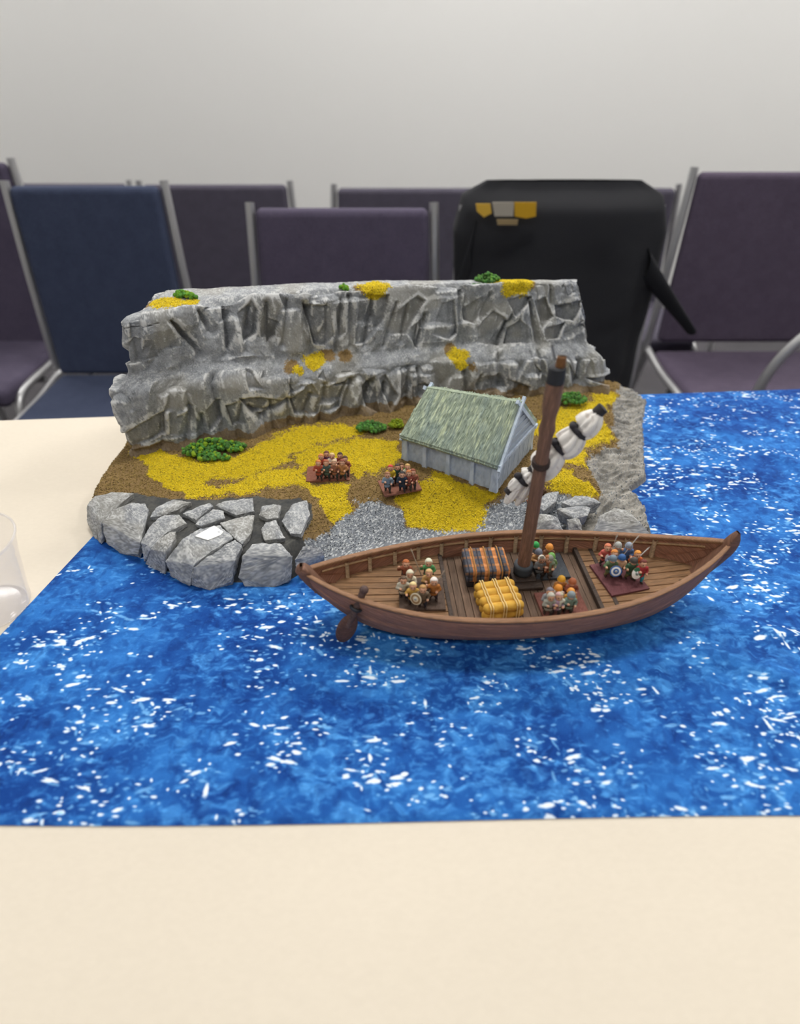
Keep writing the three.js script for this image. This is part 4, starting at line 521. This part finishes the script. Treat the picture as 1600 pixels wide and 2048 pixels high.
function poseBones(p) {
  const B = [], b = (a, c, r1, r2, k) => B.push([a, c, r1, r2, k]);
  for (const [f, s] of [[p.lf, 1], [p.rf, -1]]) { const knee = [s * 1.9, 4.6, f[2] * .5 + .8]; b([s * 1.5, 8.6, 0], knee, 1.75, 1.25, 'leg'); b(knee, [f[0], 1.5, f[2] - .3], 1.25, .85, 'leg'); b([f[0], .85, f[2] - .3], [f[0] + s * .3, .75, f[2] + 1.9], .9, .75, 'boot'); }
  b([0, 8.4, 0], [0, 11, .1], 2.55, 2.5, 'tunic'); b([0, 11, .1], [0, 14, 0], 2.5, 2.6, 'tunic'); b([-1.9, 14.1, 0], [1.9, 14.1, 0], 1.9, 1.9, 'tunic'); b([-.9, 7.2, .1], [.9, 7.2, .1], 2.35, 2.35, 'tunic');
  for (const a of [p.la, p.ra]) { b(a[0], a[1], 1.45, 1.1, 'tunic'); b(a[1], a[2], 1.1, .8, 'sleeve'); const d = [0, 1, 2].map(i => a[2][i] - a[1][i]), l = Math.hypot(...d); b(a[2], a[2].map((v, i) => v + d[i] / l * .7), .85, .75, 'skin'); }
  b([0, 15.2, 0], [0, 17, .2], 1.15, 1.15, 'skin'); b([0, 18.3, .1], [0, 19.1, .1], 2.45, 2.35, 'skin'); b([0, 17.3, .9], [0, 17.5, 1.0], 1.5, 1.5, 'skin'); b([0, 18.6, 2.3], [0, 18.0, 2.75], .4, .45, 'skin'); b([-2.35, 18.3, 0], [-2.5, 18.5, 0], .5, .5, 'skin'); b([2.35, 18.3, 0], [2.5, 18.5, 0], .5, .5, 'skin');
  return B;
}
const capD = (b, x, y, z) => { const [a, c, r1, r2] = b, vx = c[0] - a[0], vy = c[1] - a[1], vz = c[2] - a[2], l = vx * vx + vy * vy + vz * vz || 1e-6, t = clamp(((x - a[0]) * vx + (y - a[1]) * vy + (z - a[2]) * vz) / l); return Math.hypot(x - a[0] - t * vx, y - a[1] - t * vy, z - a[2] - t * vz) - mix(r1, r2, t); };
const bodies = {};
for (const k of Object.keys(poses)) { const B = poseBones(poses[k]); bodies[k] = { B, g: surfaceNets((x, y, z) => { let s = 0; for (const b of B) { const d = capD(b, x, y, z); if (d < 2.5) s += Math.exp(-d * 3.2); } return s > 0 ? -Math.log(s) / 3.2 : 2.5; }, [-7.2, -.4, -4.2], [7.2, 22, 6.2], [37, 58, 27]) }; }
const FS = .00124;      // metres per figure unit
const helm = (() => { const g = new THREE.SphereGeometry(2.95, 18, 12, 0, 6.2832, 0, 1.75); g.scale(1, 1.08, 1); g.translate(0, 18.9, -.1); const r = new THREE.TorusGeometry(2.9, .28, 6, 20).rotateX(Math.PI / 2).translate(0, 18.5, -.1); const n = new THREE.BoxGeometry(.6, 1.7, .35).translate(0, 18.1, 2.85); return clean([g, r, n]); })();
const hairG = (() => { const g = new THREE.SphereGeometry(2.75, 18, 14), p = g.attributes.position; for (let i = 0; i < p.count; i++) { let x = p.getX(i), y = p.getY(i), z = p.getZ(i); const n = 1 + .12 * (noise(x * 2, y * 2, z * 2 + 4) - .5); if (z > .9 && y < 1.4) { z = .9 + (z - .9) * .15; } if (y < -1) y = y * 1.35; p.setXYZ(i, x * n, y * n + 19.2, z * n - .35); } g.computeVertexNormals(); return clean([g]); })();
const hoodG = (() => { const g = new THREE.SphereGeometry(3.0, 18, 14), p = g.attributes.position; for (let i = 0; i < p.count; i++) { let x = p.getX(i), y = p.getY(i), z = p.getZ(i); if (z > 1.0 && y < 1.6) z = 1 + (z - 1) * .2; if (y > 1.5) { z -= (y - 1.5) * .5; } if (y < -1.4) { x *= 1.18; y *= 1.2; } p.setXYZ(i, x, y + 18.9, z - .25); } g.computeVertexNormals(); return clean([g]); })();
const cloakG = gridGeo(17, 14, (i, j) => { const a = mix(-1.25, 1.25, i / 16), k = j / 13, r = mix(2.9, 4.6, k), w = .35 * Math.sin(a * 6) * k; return [Math.sin(a) * (r + w), mix(15.2, 3.2, k), -Math.cos(a) * (r * .86 + w)]; });
const shieldG = (a, b, kind) => { const f = gridGeo(40, 8, (i, j) => { const t = i / 40 * Math.PI * 2, r = 4.7 * j / 7 + .001; return [r * Math.cos(t), r * Math.sin(t), .55 * (1 - (r / 4.7) ** 2)]; }, true), k = gridGeo(40, 2, (i, j) => { const t = i / 40 * Math.PI * 2; return [4.7 * Math.cos(t), 4.7 * Math.sin(t), j ? -.55 : 0]; }, true), bk = gridGeo(40, 3, (i, j) => { const t = i / 40 * Math.PI * 2, r = 4.7 * (1 - j / 2) + .001; return [r * Math.cos(t), r * Math.sin(t), -.55]; }, true), boss = new THREE.SphereGeometry(1.1, 14, 10).scale(1, 1, .7).translate(0, 0, .55);
  const A = lin(a), Bc = lin(b), Wd = lin(0x6b5138); paint(f, (x, y) => { const r = Math.hypot(x, y), t = Math.atan2(y, x); if (kind === 'ring') return r > 4.0 ? A : r > 2.3 ? Bc : A; if (kind === 'half') return (Math.sin(t + .7) > 0) === (r > 1.6) ? A : Bc; return (Math.floor(t / 1.0472 + 9) & 1) ? A : Bc; }); paint(k, Wd); paint(bk, Wd); paint(boss, lin(0x9a9da0)); return clean([f, k, bk, boss]); };
const spearG = L => clean([bar(V(0, 0, 0), V(0, L, 0), .42, .38, 8), new THREE.ConeGeometry(.85, 3.2, 8).scale(1, 1, .45).translate(0, L + 1.4, 0)]);
const bodyMat = vmat(.75), gearMat = {}; const gm = c => gearMat[c] ??= M(c, .65);
const shMat = vmat(.6, { side: THREE.DoubleSide });
function stand(label, group, at, yaw, w, d, baseCol, figs, baseY) {
  const t = thing('figure_stand', label, 'miniature', at, group); t.rotation.y = yaw;
  const g = new RoundedBoxGeometry(w, .0024, d, 3, .0007), p = g.attributes.position; g.translate(0, .0012, 0);
  const bs = new THREE.BoxGeometry(w, .0022, d, 46, 2, 26).translate(0, .0011, 0), q = bs.attributes.position; for (let i = 0; i < q.count; i++) { const x = q.getX(i), z = q.getZ(i); if (q.getY(i) > .0015) q.setY(i, q.getY(i) + .0009 * (fbm(x * 300, z * 300, 4, 2) - .3)); } bs.computeVertexNormals(); const c0 = lin(baseCol), rr = rng(12);
  part('base', paint(bs, (x, y, z) => mixc(c0, c0.map(v => v * 1.9 + .02), .8 * fbm(x * 400, y * 400, z * 400 + 3, 3) * rr())), vmat(.85), t);
  for (const f of figs) {
    const { px, py, pose = 'stride', tunic = 0x7a4a30, legs = 0x3a332e, hair, helmet, hood, hatc, shield, spear, cloak, face = 0, s = 1, skin = 0xd2a184 } = f;
    const wp = P(px, py, at.y - T + .0022 + 18.6 * FS * s), dx = wp.x - at.x, dz = wp.z - at.z; // the head's pixel places the figure
    const lx = clamp(dx * Math.cos(yaw) - dz * Math.sin(yaw), -w / 2 + .004, w / 2 - .004), lz = clamp(dx * Math.sin(yaw) + dz * Math.cos(yaw), -d / 2 + .003, d / 2 - .004);
    const { B, g: bg } = bodies[pose], geo = bg.clone(), col = { tunic: lin(tunic), sleeve: lin(tunic).map(v => v * .85), leg: lin(legs), boot: lin(0x3b2a20), skin: lin(skin) };
    paint(geo, (x, y, z) => { let best = 1e9, k = 'tunic'; for (const b of B) { const dd = capD(b, x, y, z); if (dd < best) { best = dd; k = b[4]; } } if (k === 'skin' && y > 18.5 && y < 19.1 && z > 1.8 && Math.abs(Math.abs(x) - .95) < .4) return [.03, .025, .02]; if (k === 'skin' && y > 16.8 && y < 17.15 && z > 2 && Math.abs(x) < .8) return [.25, .08, .06]; if (k === 'tunic' && y > 8.6 && y < 9.5) return [.05, .03, .02]; const n = .75 + .5 * noise(x * .9, y * .9, z * .9 + px); return col[k].map(v => v * n); });
    const m = part('figure', geo, bodyMat, t); m.position.set(lx, .0022, lz); m.rotation.y = face - yaw; m.scale.setScalar(FS * s);
    if (helmet) part('helmet', helm, gm(helmet), m); if (hair) part('hair', hairG, gm(hair), m); if (hood) part('hood', hoodG, gm(hood), m); if (cloak) part('cloak', cloakG, M(cloak, .85, { side: THREE.DoubleSide }), m);
    if (shield) { const [a, b, kind, ry = 0] = shield; const sh = part('shield', shieldG(a, b, kind), shMat, m, `${'round painted shield'}`); const h = poses[pose].la[2]; sh.position.set(h[0] - .2, h[1] - .2, h[2] + 2.2); sh.rotation.set(-.4, ry, 0); }
    if (spear) { const [Ls, rx, rz, c = 0x9a8a78] = spear; const sp = part('spear', spearG(Ls), gm(c), m); const h = poses[pose].ra[2]; sp.position.set(h[0], Math.max(.2, h[1] - Ls * .45), h[2]); sp.rotation.set(rx, 0, rz); }
  }
  return t;
}
const gh = (px, py) => { const p = P(px, py, .031); p.y = T + ground.h(p.x, p.z); return p; };
const onDeck = (px, py) => P(px, py, DECK + .0006), inHold = (px, py) => P(px, py, HOLD + .0006);
const basePos = p => { p.y += .0004; return p; };
stand('brown based stand of red clad figures on open yellow turf', 'figure stands on the island', basePos(gh(657, 948)), .05, .053, .032, 0x7a4a38, [
  { px: 642, py: 914, tunic: 0xb0452e, hair: 0xd98a4a }, { px: 653, py: 908, tunic: 0x5b3a5e, hair: 0x6b3a2e, pose: 'raised' }, { px: 664, py: 912, tunic: 0xd9d0c0, hair: 0xe2c489, pose: 'stride' }, { px: 680, py: 911, tunic: 0x8a3a2c, hair: 0x3e2620 }, { px: 690, py: 918, tunic: 0x9a5a40, hair: 0x50301f, pose: 'raised' },
  { px: 636, py: 932, tunic: 0xa84a34, legs: 0x2c2c30, hair: 0xcf7d3c }, { px: 652, py: 930, tunic: 0x465a55, legs: 0x1f2a2a, hair: 0xa05a3a, cloak: 0x4b3030 }, { px: 668, py: 931, tunic: 0x94604a, legs: 0x2a3434, hair: 0xd0b090 }, { px: 684, py: 930, tunic: 0xb07a48, legs: 0x2c3a3a, hair: 0x8a4a34, pose: 'raised' }], 0);
stand('brown based stand with red haired and green clad figures beside the hut wall', 'figure stands on the island', basePos(gh(799, 970)), .30, .046, .032, 0x7d5040, [
  { px: 781, py: 936, tunic: 0xd0b22e, hair: 0xc8463a, legs: 0x2a3550 }, { px: 795, py: 934, tunic: 0x24453a, hair: 0x41362c, pose: 'raised' }, { px: 803, py: 932, tunic: 0x3f9a3c, hair: 0x6a4a2a, legs: 0x20283a }, { px: 815, py: 934, tunic: 0xd8ceb8, hair: 0xc09a60, pose: 'raised' }, { px: 826, py: 944, tunic: 0xa06048, hair: 0x8a4a30 }, { px: 805, py: 950, tunic: 0x1d2c3e, hair: 0x2e2a2a, legs: 0x1c2030 }, { px: 822, py: 955, tunic: 0x8a4234, hair: 0xb8703c }, { px: 775, py: 950, tunic: 0x7a8a98, hair: 0x9a6a4a }], 0);
stand('tiny brown based stand half hidden behind the mast near the grey rocks', null, basePos(gh(1078, 984)), .25, .022, .014, 0x8a5a44, [{ px: 1076, py: 960, tunic: 0x6d6248, legs: 0x4a3a2a, hair: 0x8a7858, s: .72 }, { px: 1090, py: 962, tunic: 0x8a6a50, legs: 0x4a3a2a, hair: 0x6a5640, s: .72 }], 0);
stand('stand of pale capped figures with spears on the boat deck left of the cargo', 'figure stands on the boat', onDeck(843, 1190), .02, .043, .042, 0x4a3a30, [
  { px: 812, py: 1127, tunic: 0x8a4a30, hair: 0xb0602c, cloak: 0x5a2430, pose: 'raised' }, { px: 857, py: 1122, tunic: 0x4a8a50, hood: 0xd8d8c0, cloak: 0x3a1c24, pose: 'raised', spear: [22, -.3, .35] },
  { px: 820, py: 1148, tunic: 0xcfc6ae, hood: 0xd4cdb4, legs: 0x2a3038, cloak: 0x27384c, pose: 'shield', spear: [22, -.1, -.4], shield: [0x1e2a3c, 0xd8d4c4, 'half', -.7] }, { px: 858, py: 1146, tunic: 0xb08a54, hair: 0xd0aa78, cloak: 0x401c26 },
  { px: 826, py: 1172, tunic: 0xc49a48, hair: 0xe0c890, legs: 0x262430, pose: 'shield', cloak: 0x1c2432, shield: [0xd8d0b8, 0x8a6a40, 'ring', -.5] }, { px: 868, py: 1163, tunic: 0xa86a30, hood: 0xe6dcd6, pose: 'raised', spear: [24, -.25, -.55], legs: 0x2c2028 }, { px: 806, py: 1160, tunic: 0xb9b4a4, hair: 0x5a4430, legs: 0x20262e, cloak: 0x1c2836 }, { px: 846, py: 1180, tunic: 0x6a5a48, hair: 0xb48a54, legs: 0x1c2030 }], 0);
stand('dark stand of green and grey helmeted figures right behind the mast foot', 'figure stands on the boat', inHold(1095, 1135), boatYaw + .03, .036, .036, 0x30343a, [
  { px: 1068, py: 1091, tunic: 0x6a7a8a, helmet: 0x2fa050 }, { px: 1099, py: 1095, tunic: 0x7a5238, helmet: 0xd68a3a, s: 1.02 }, { px: 1074, py: 1105, tunic: 0xc0905a, helmet: 0x6e7280 }, { px: 1103, py: 1113, tunic: 0x6f8a58, helmet: 0x6aa050 }, { px: 1079, py: 1122, tunic: 0xb89a94, hair: 0xd0a89c }, { px: 1106, py: 1132, tunic: 0x7d8a70, helmet: 0x84867c }, { px: 1091, py: 1141, tunic: 0xd8d0c4, hood: 0xddd4c6 }, { px: 1112, py: 1150, tunic: 0x8a5230, hair: 0xa8683a }, { px: 1078, py: 1142, tunic: 0x8a8a8a, hair: 0x9a9484 }], 0);
stand('red based stand of orange helmeted figures in the boat beside the yellow bundle', 'figure stands on the boat', inHold(1122, 1210), boatYaw + .03, .044, .032, 0x6e4036, [
  { px: 1123, py: 1159, tunic: 0xa86a28, helmet: 0xd8a028 }, { px: 1145, py: 1164, tunic: 0x8a4a38, helmet: 0xa8603c }, { px: 1117, py: 1177, tunic: 0xd0c0b0, helmet: 0xd88a2c }, { px: 1100, py: 1183, tunic: 0x8a8c90, hair: 0x7c7884 }, { px: 1142, py: 1184, tunic: 0xc08a34, helmet: 0xd8903a }, { px: 1121, py: 1199, tunic: 0xb49ab0, hair: 0xc8a0a0 }, { px: 1150, py: 1206, tunic: 0x6e8478, helmet: 0x7e8a90 }, { px: 1130, py: 1217, tunic: 0xd0d0c0, hair: 0xb8b098 }, { px: 1108, py: 1208, tunic: 0x9a9a90, hood: 0xb8b4a8 }], 0);
stand('maroon based stand of shield bearing figures on the right deck of the boat', 'figure stands on the boat', onDeck(1237, 1156), .244, .040, .044, 0x5c3236, [
  { px: 1207, py: 1084, tunic: 0xc05a50, hair: 0xd07a5a, pose: 'shield', shield: [0xe8e0dc, 0x9a2430, 'quarter', -.7] }, { px: 1232, py: 1086, tunic: 0x8a8a80, helmet: 0xa6a8a4, pose: 'raised', spear: [24, 0, -.05, 0xb0aca6] }, { px: 1258, py: 1092, tunic: 0x4a6a98, helmet: 0x8a94a4, pose: 'raised', spear: [26, 0, -.35, 0xd0ccc6] }, { px: 1229, py: 1107, tunic: 0x7a8494, hair: 0xd0823a, pose: 'shield' }, { px: 1280, py: 1108, tunic: 0xc0602e, hair: 0xd8903a, pose: 'raised', spear: [22, 0, -.5, 0xd8d8d4] },
  { px: 1244, py: 1116, tunic: 0xc8a080, helmet: 0x2c5a94, pose: 'shield' }, { px: 1226, py: 1118, tunic: 0x5a7050, helmet: 0x70808e, pose: 'shield', shield: [0x2a5ea0, 0xf0f0f0, 'ring', -.05], legs: 0x7a7248 }, { px: 1268, py: 1122, tunic: 0x3a5a40, helmet: 0x48423e, pose: 'shield', shield: [0x2c6a4c, 0xf0f0ec, 'half', .3], legs: 0x7a7248 }, { px: 1287, py: 1127, tunic: 0xa02c34, hair: 0x6a2c24, legs: 0x2c8a9a }], 0);
// ------------------------------------------------------------------ chairs behind the table
const chrome = M(0xb4b4b6, .35, { metalness: .75 }), fab = (c, s) => new THREE.MeshStandardMaterial({ roughness: .95, map: tex(256, 256, (x, y) => { const n = 14 * (hash(x, y, s) - .5) + 10 * (fbm(x * .08, y * .08, s) - .5) + ((x + y) % 4 < 2 ? 3 : -3), k = new THREE.Color(c); return [k.r * 0 + parseInt(c.slice(1, 3), 16) + n, parseInt(c.slice(3, 5), 16) + n, parseInt(c.slice(5, 7), 16) + n]; }) });
const purple = fab('#4b4458', 3), navy = fab('#333c55', 4), plum = fab('#4a4052', 5), slate = fab('#4a4654', 6);
// a stacking chair facing the table: back panel from bottom to top height, given its edge positions
function chair(label, cx, z, w, mat, { low = .5, top = .92, yaw = 0, splay = .02 } = {}) {
  const t = thing('stacking_chair', label, 'chair', V(cx, 0, z)); t.rotation.y = yaw;
  const pad = (W, H, D) => { const g = new RoundedBoxGeometry(W, H, D, 6, Math.min(.02, D * .45)); return g; };
  const bk = pad(w - .03, top - low, .035), p = bk.attributes.position; for (let i = 0; i < p.count; i++) { const x = p.getX(i), y = p.getY(i); p.setX(i, x * (1 - .05 * (y / (top - low) + .5))); p.setZ(i, p.getZ(i) - .05 * (y / (top - low)) - .12 * (x * x - w * w / 12)); } bk.computeVertexNormals(); part('backrest', bk.translate(0, (low + top) / 2, 0), mat, t);
  const st = pad(w - .02, .05, .36).translate(0, .45, .20); part('seat', st, mat, t);
  for (const s of [-1, 1]) { const x = s * w / 2; part('leg', tube([V(x * .94, top + .01, -.035), V(x * .985, (top + low) / 2, -.01), V(x + s * splay * .3, .47, .0), V(x + s * splay, .22, -.05), V(x + s * splay * 1.3, .012, -.11)], .0105, 50, 10), chrome, t); part('leg', tube([V(x, .47, .0), V(x, .455, .12), V(x, .44, .34), V(x + s * .003, .40, .37), V(x + s * .004, .012, .39)], .0105, 40, 10), chrome, t); }
  part('crossbar', bar(V(-w / 2, .425, .2), V(w / 2, .425, .2), .009), chrome, t);
  return t;
}
chair('dark purple stacking chair at the far left behind the cream table', -1.27, -1.80, .50, purple, { low: .42, top: .94, splay: .02 });
chair('navy blue stacking chair behind the left end of the cliff', -.745, -1.56, .40, navy, { low: .475, top: .925 });
chair('dark purple stacking chair left of the one wearing the black shirt', -.128, -1.42, .43, purple, { low: .45, top: .905, splay: 0 });
chair('plum stacking chair in the middle covered by a black shirt', .357, -1.42, .46, plum, { low: .45, top: .90, splay: 0 });
chair('plum stacking chair at the far right behind the blue cloth', .99, -1.72, .50, plum, { low: .50, top: .93 });
chair('slate purple second row chair seen between the navy and purple chairs', -.60, -2.15, .52, slate, { low: .42, top: .83 });
chair('slate purple second row chair behind the black shirt', .66, -2.15, .52, slate, { low: .42, top: .82 });
chair('slate purple second row chair at the far left', -1.2, -2.35, .52, slate, { low: .42, top: .80 });
chair('slate purple second row chair at the far right', 1.28, -2.25, .52, slate, { low: .42, top: .82 });
chair('slate purple second row chair behind the middle of the cliff', .03, -2.15, .52, slate, { low: .42, top: .82 });
{ // arm chair at the right, only its chrome arm loop shows
  const t = thing('arm_chair', 'chair at the right edge showing only its bright chrome arm loop', 'chair', V(1.16, 0, -1.15)); const x0 = -.26;
  for (const z of [-.17, .17]) part('arm', tube([V(x0 - .06, .012, z), V(x0 - .045, .45, z), V(x0 - .02, .60, z), V(x0 + .04, .685, z), V(x0 + .12, .712, z), V(x0 + .35, .712, z), V(x0 + .46, .70, z)], .0125, 60, 12), chrome, t);
  part('seat', box(.44, .06, .32, .04, .44, 0, .02), purple, t); part('backrest', box(.05, .42, .30, .30, .72, 0, .02).rotateZ(0), purple, t);
  for (const z of [-.17, .17]) part('leg', tube([V(.20, .72, z), V(.24, .45, z), V(.28, .012, z)], .0125, 30, 12), chrome, t);
}
{ // black shirt pulled over the middle chair back
  const t = thing('black_shirt', 'black short sleeved shirt with a yellow and white print pulled over a chair back', 'shirt', V(.357, 0, -1.42)); const blk = new THREE.MeshStandardMaterial({ color: 0x1a1b20, roughness: .95, side: THREE.DoubleSide });
  const hw = y => lerpTable([[.34, .215], [.50, .222], [.60, .226], [.72, .234], [.86, .238], [.93, .22], [.955, .17]], y), N = 120, NV = 90;
  const g = gridGeo(N, NV, (i, j) => { const a = i / N * Math.PI * 2, y = mix(.34, .955, j / (NV - 1)), w = hw(y), cs = Math.sign(Math.cos(a)) * Math.pow(Math.abs(Math.cos(a)), .7), sn = Math.sign(Math.sin(a)) * Math.pow(Math.abs(Math.sin(a)), .55), cl = ss(.955, .90, y), f = .006 * Math.sin(a * 7 + 3 * fbm(y * 8, a, 2)) * ss(.95, .6, y) + .006 * (fbm(a * 3, y * 14, 5) - .5); return [w * cs + f * cs, y, -.02 - .05 * ((y - .7) / .4) + (.045 * cl + .012 + f) * sn]; }, true); part('body', g, blk, t);
  for (const s of [-1, 1]) part('sleeve', gridGeo(28, 24, (i, j) => { const a = i / 28 * Math.PI * 2, k = j / 23, r = mix(.06, .045, k); const cx = s * mix(.19, s > 0 ? .33 : .23, k), cy = s > 0 ? mix(.80, .655, k) : mix(.84, .74, k); return [cx + s * .2 * r * Math.cos(a), cy + (s > 0 ? .55 : .8) * r * Math.sin(a) * (1 - .6 * k), .004 + .02 * Math.cos(a) * (1 - .5 * k) + .035 * k]; }, true), blk, t);
  const flat = (pts, c, n) => { const s = new THREE.Shape(pts.map(([x, y]) => { const p = PZ(x, y, -1.355); return new THREE.Vector2(p.x - .36, p.y); })), e = new THREE.ExtrudeGeometry(s, { depth: .002, bevelEnabled: false }), q = e.attributes.position; for (let i = 0; i < q.count; i++) q.setZ(i, q.getZ(i) + .0375 + .02 - .05 * ((q.getY(i) - .7) / .4) - .015 * Math.abs(q.getX(i))); part('print', e, M(c, .8), t, n); };
  flat([[958, 415], [988, 415], [990, 434], [974, 442], [960, 430]], 0xd2a93a, 'yellow print'); flat([[992, 412], [1036, 412], [1034, 440], [996, 440]], 0xa9a294, 'grey white print'); flat([[1037, 412], [1082, 412], [1080, 440], [1060, 444], [1037, 440]], 0xc79a14, 'yellow print'); flat([[1000, 446], [1044, 446], [1042, 457], [1002, 457]], 0x94805a, 'tan print bar');
}
renderer.render(scene, camera);
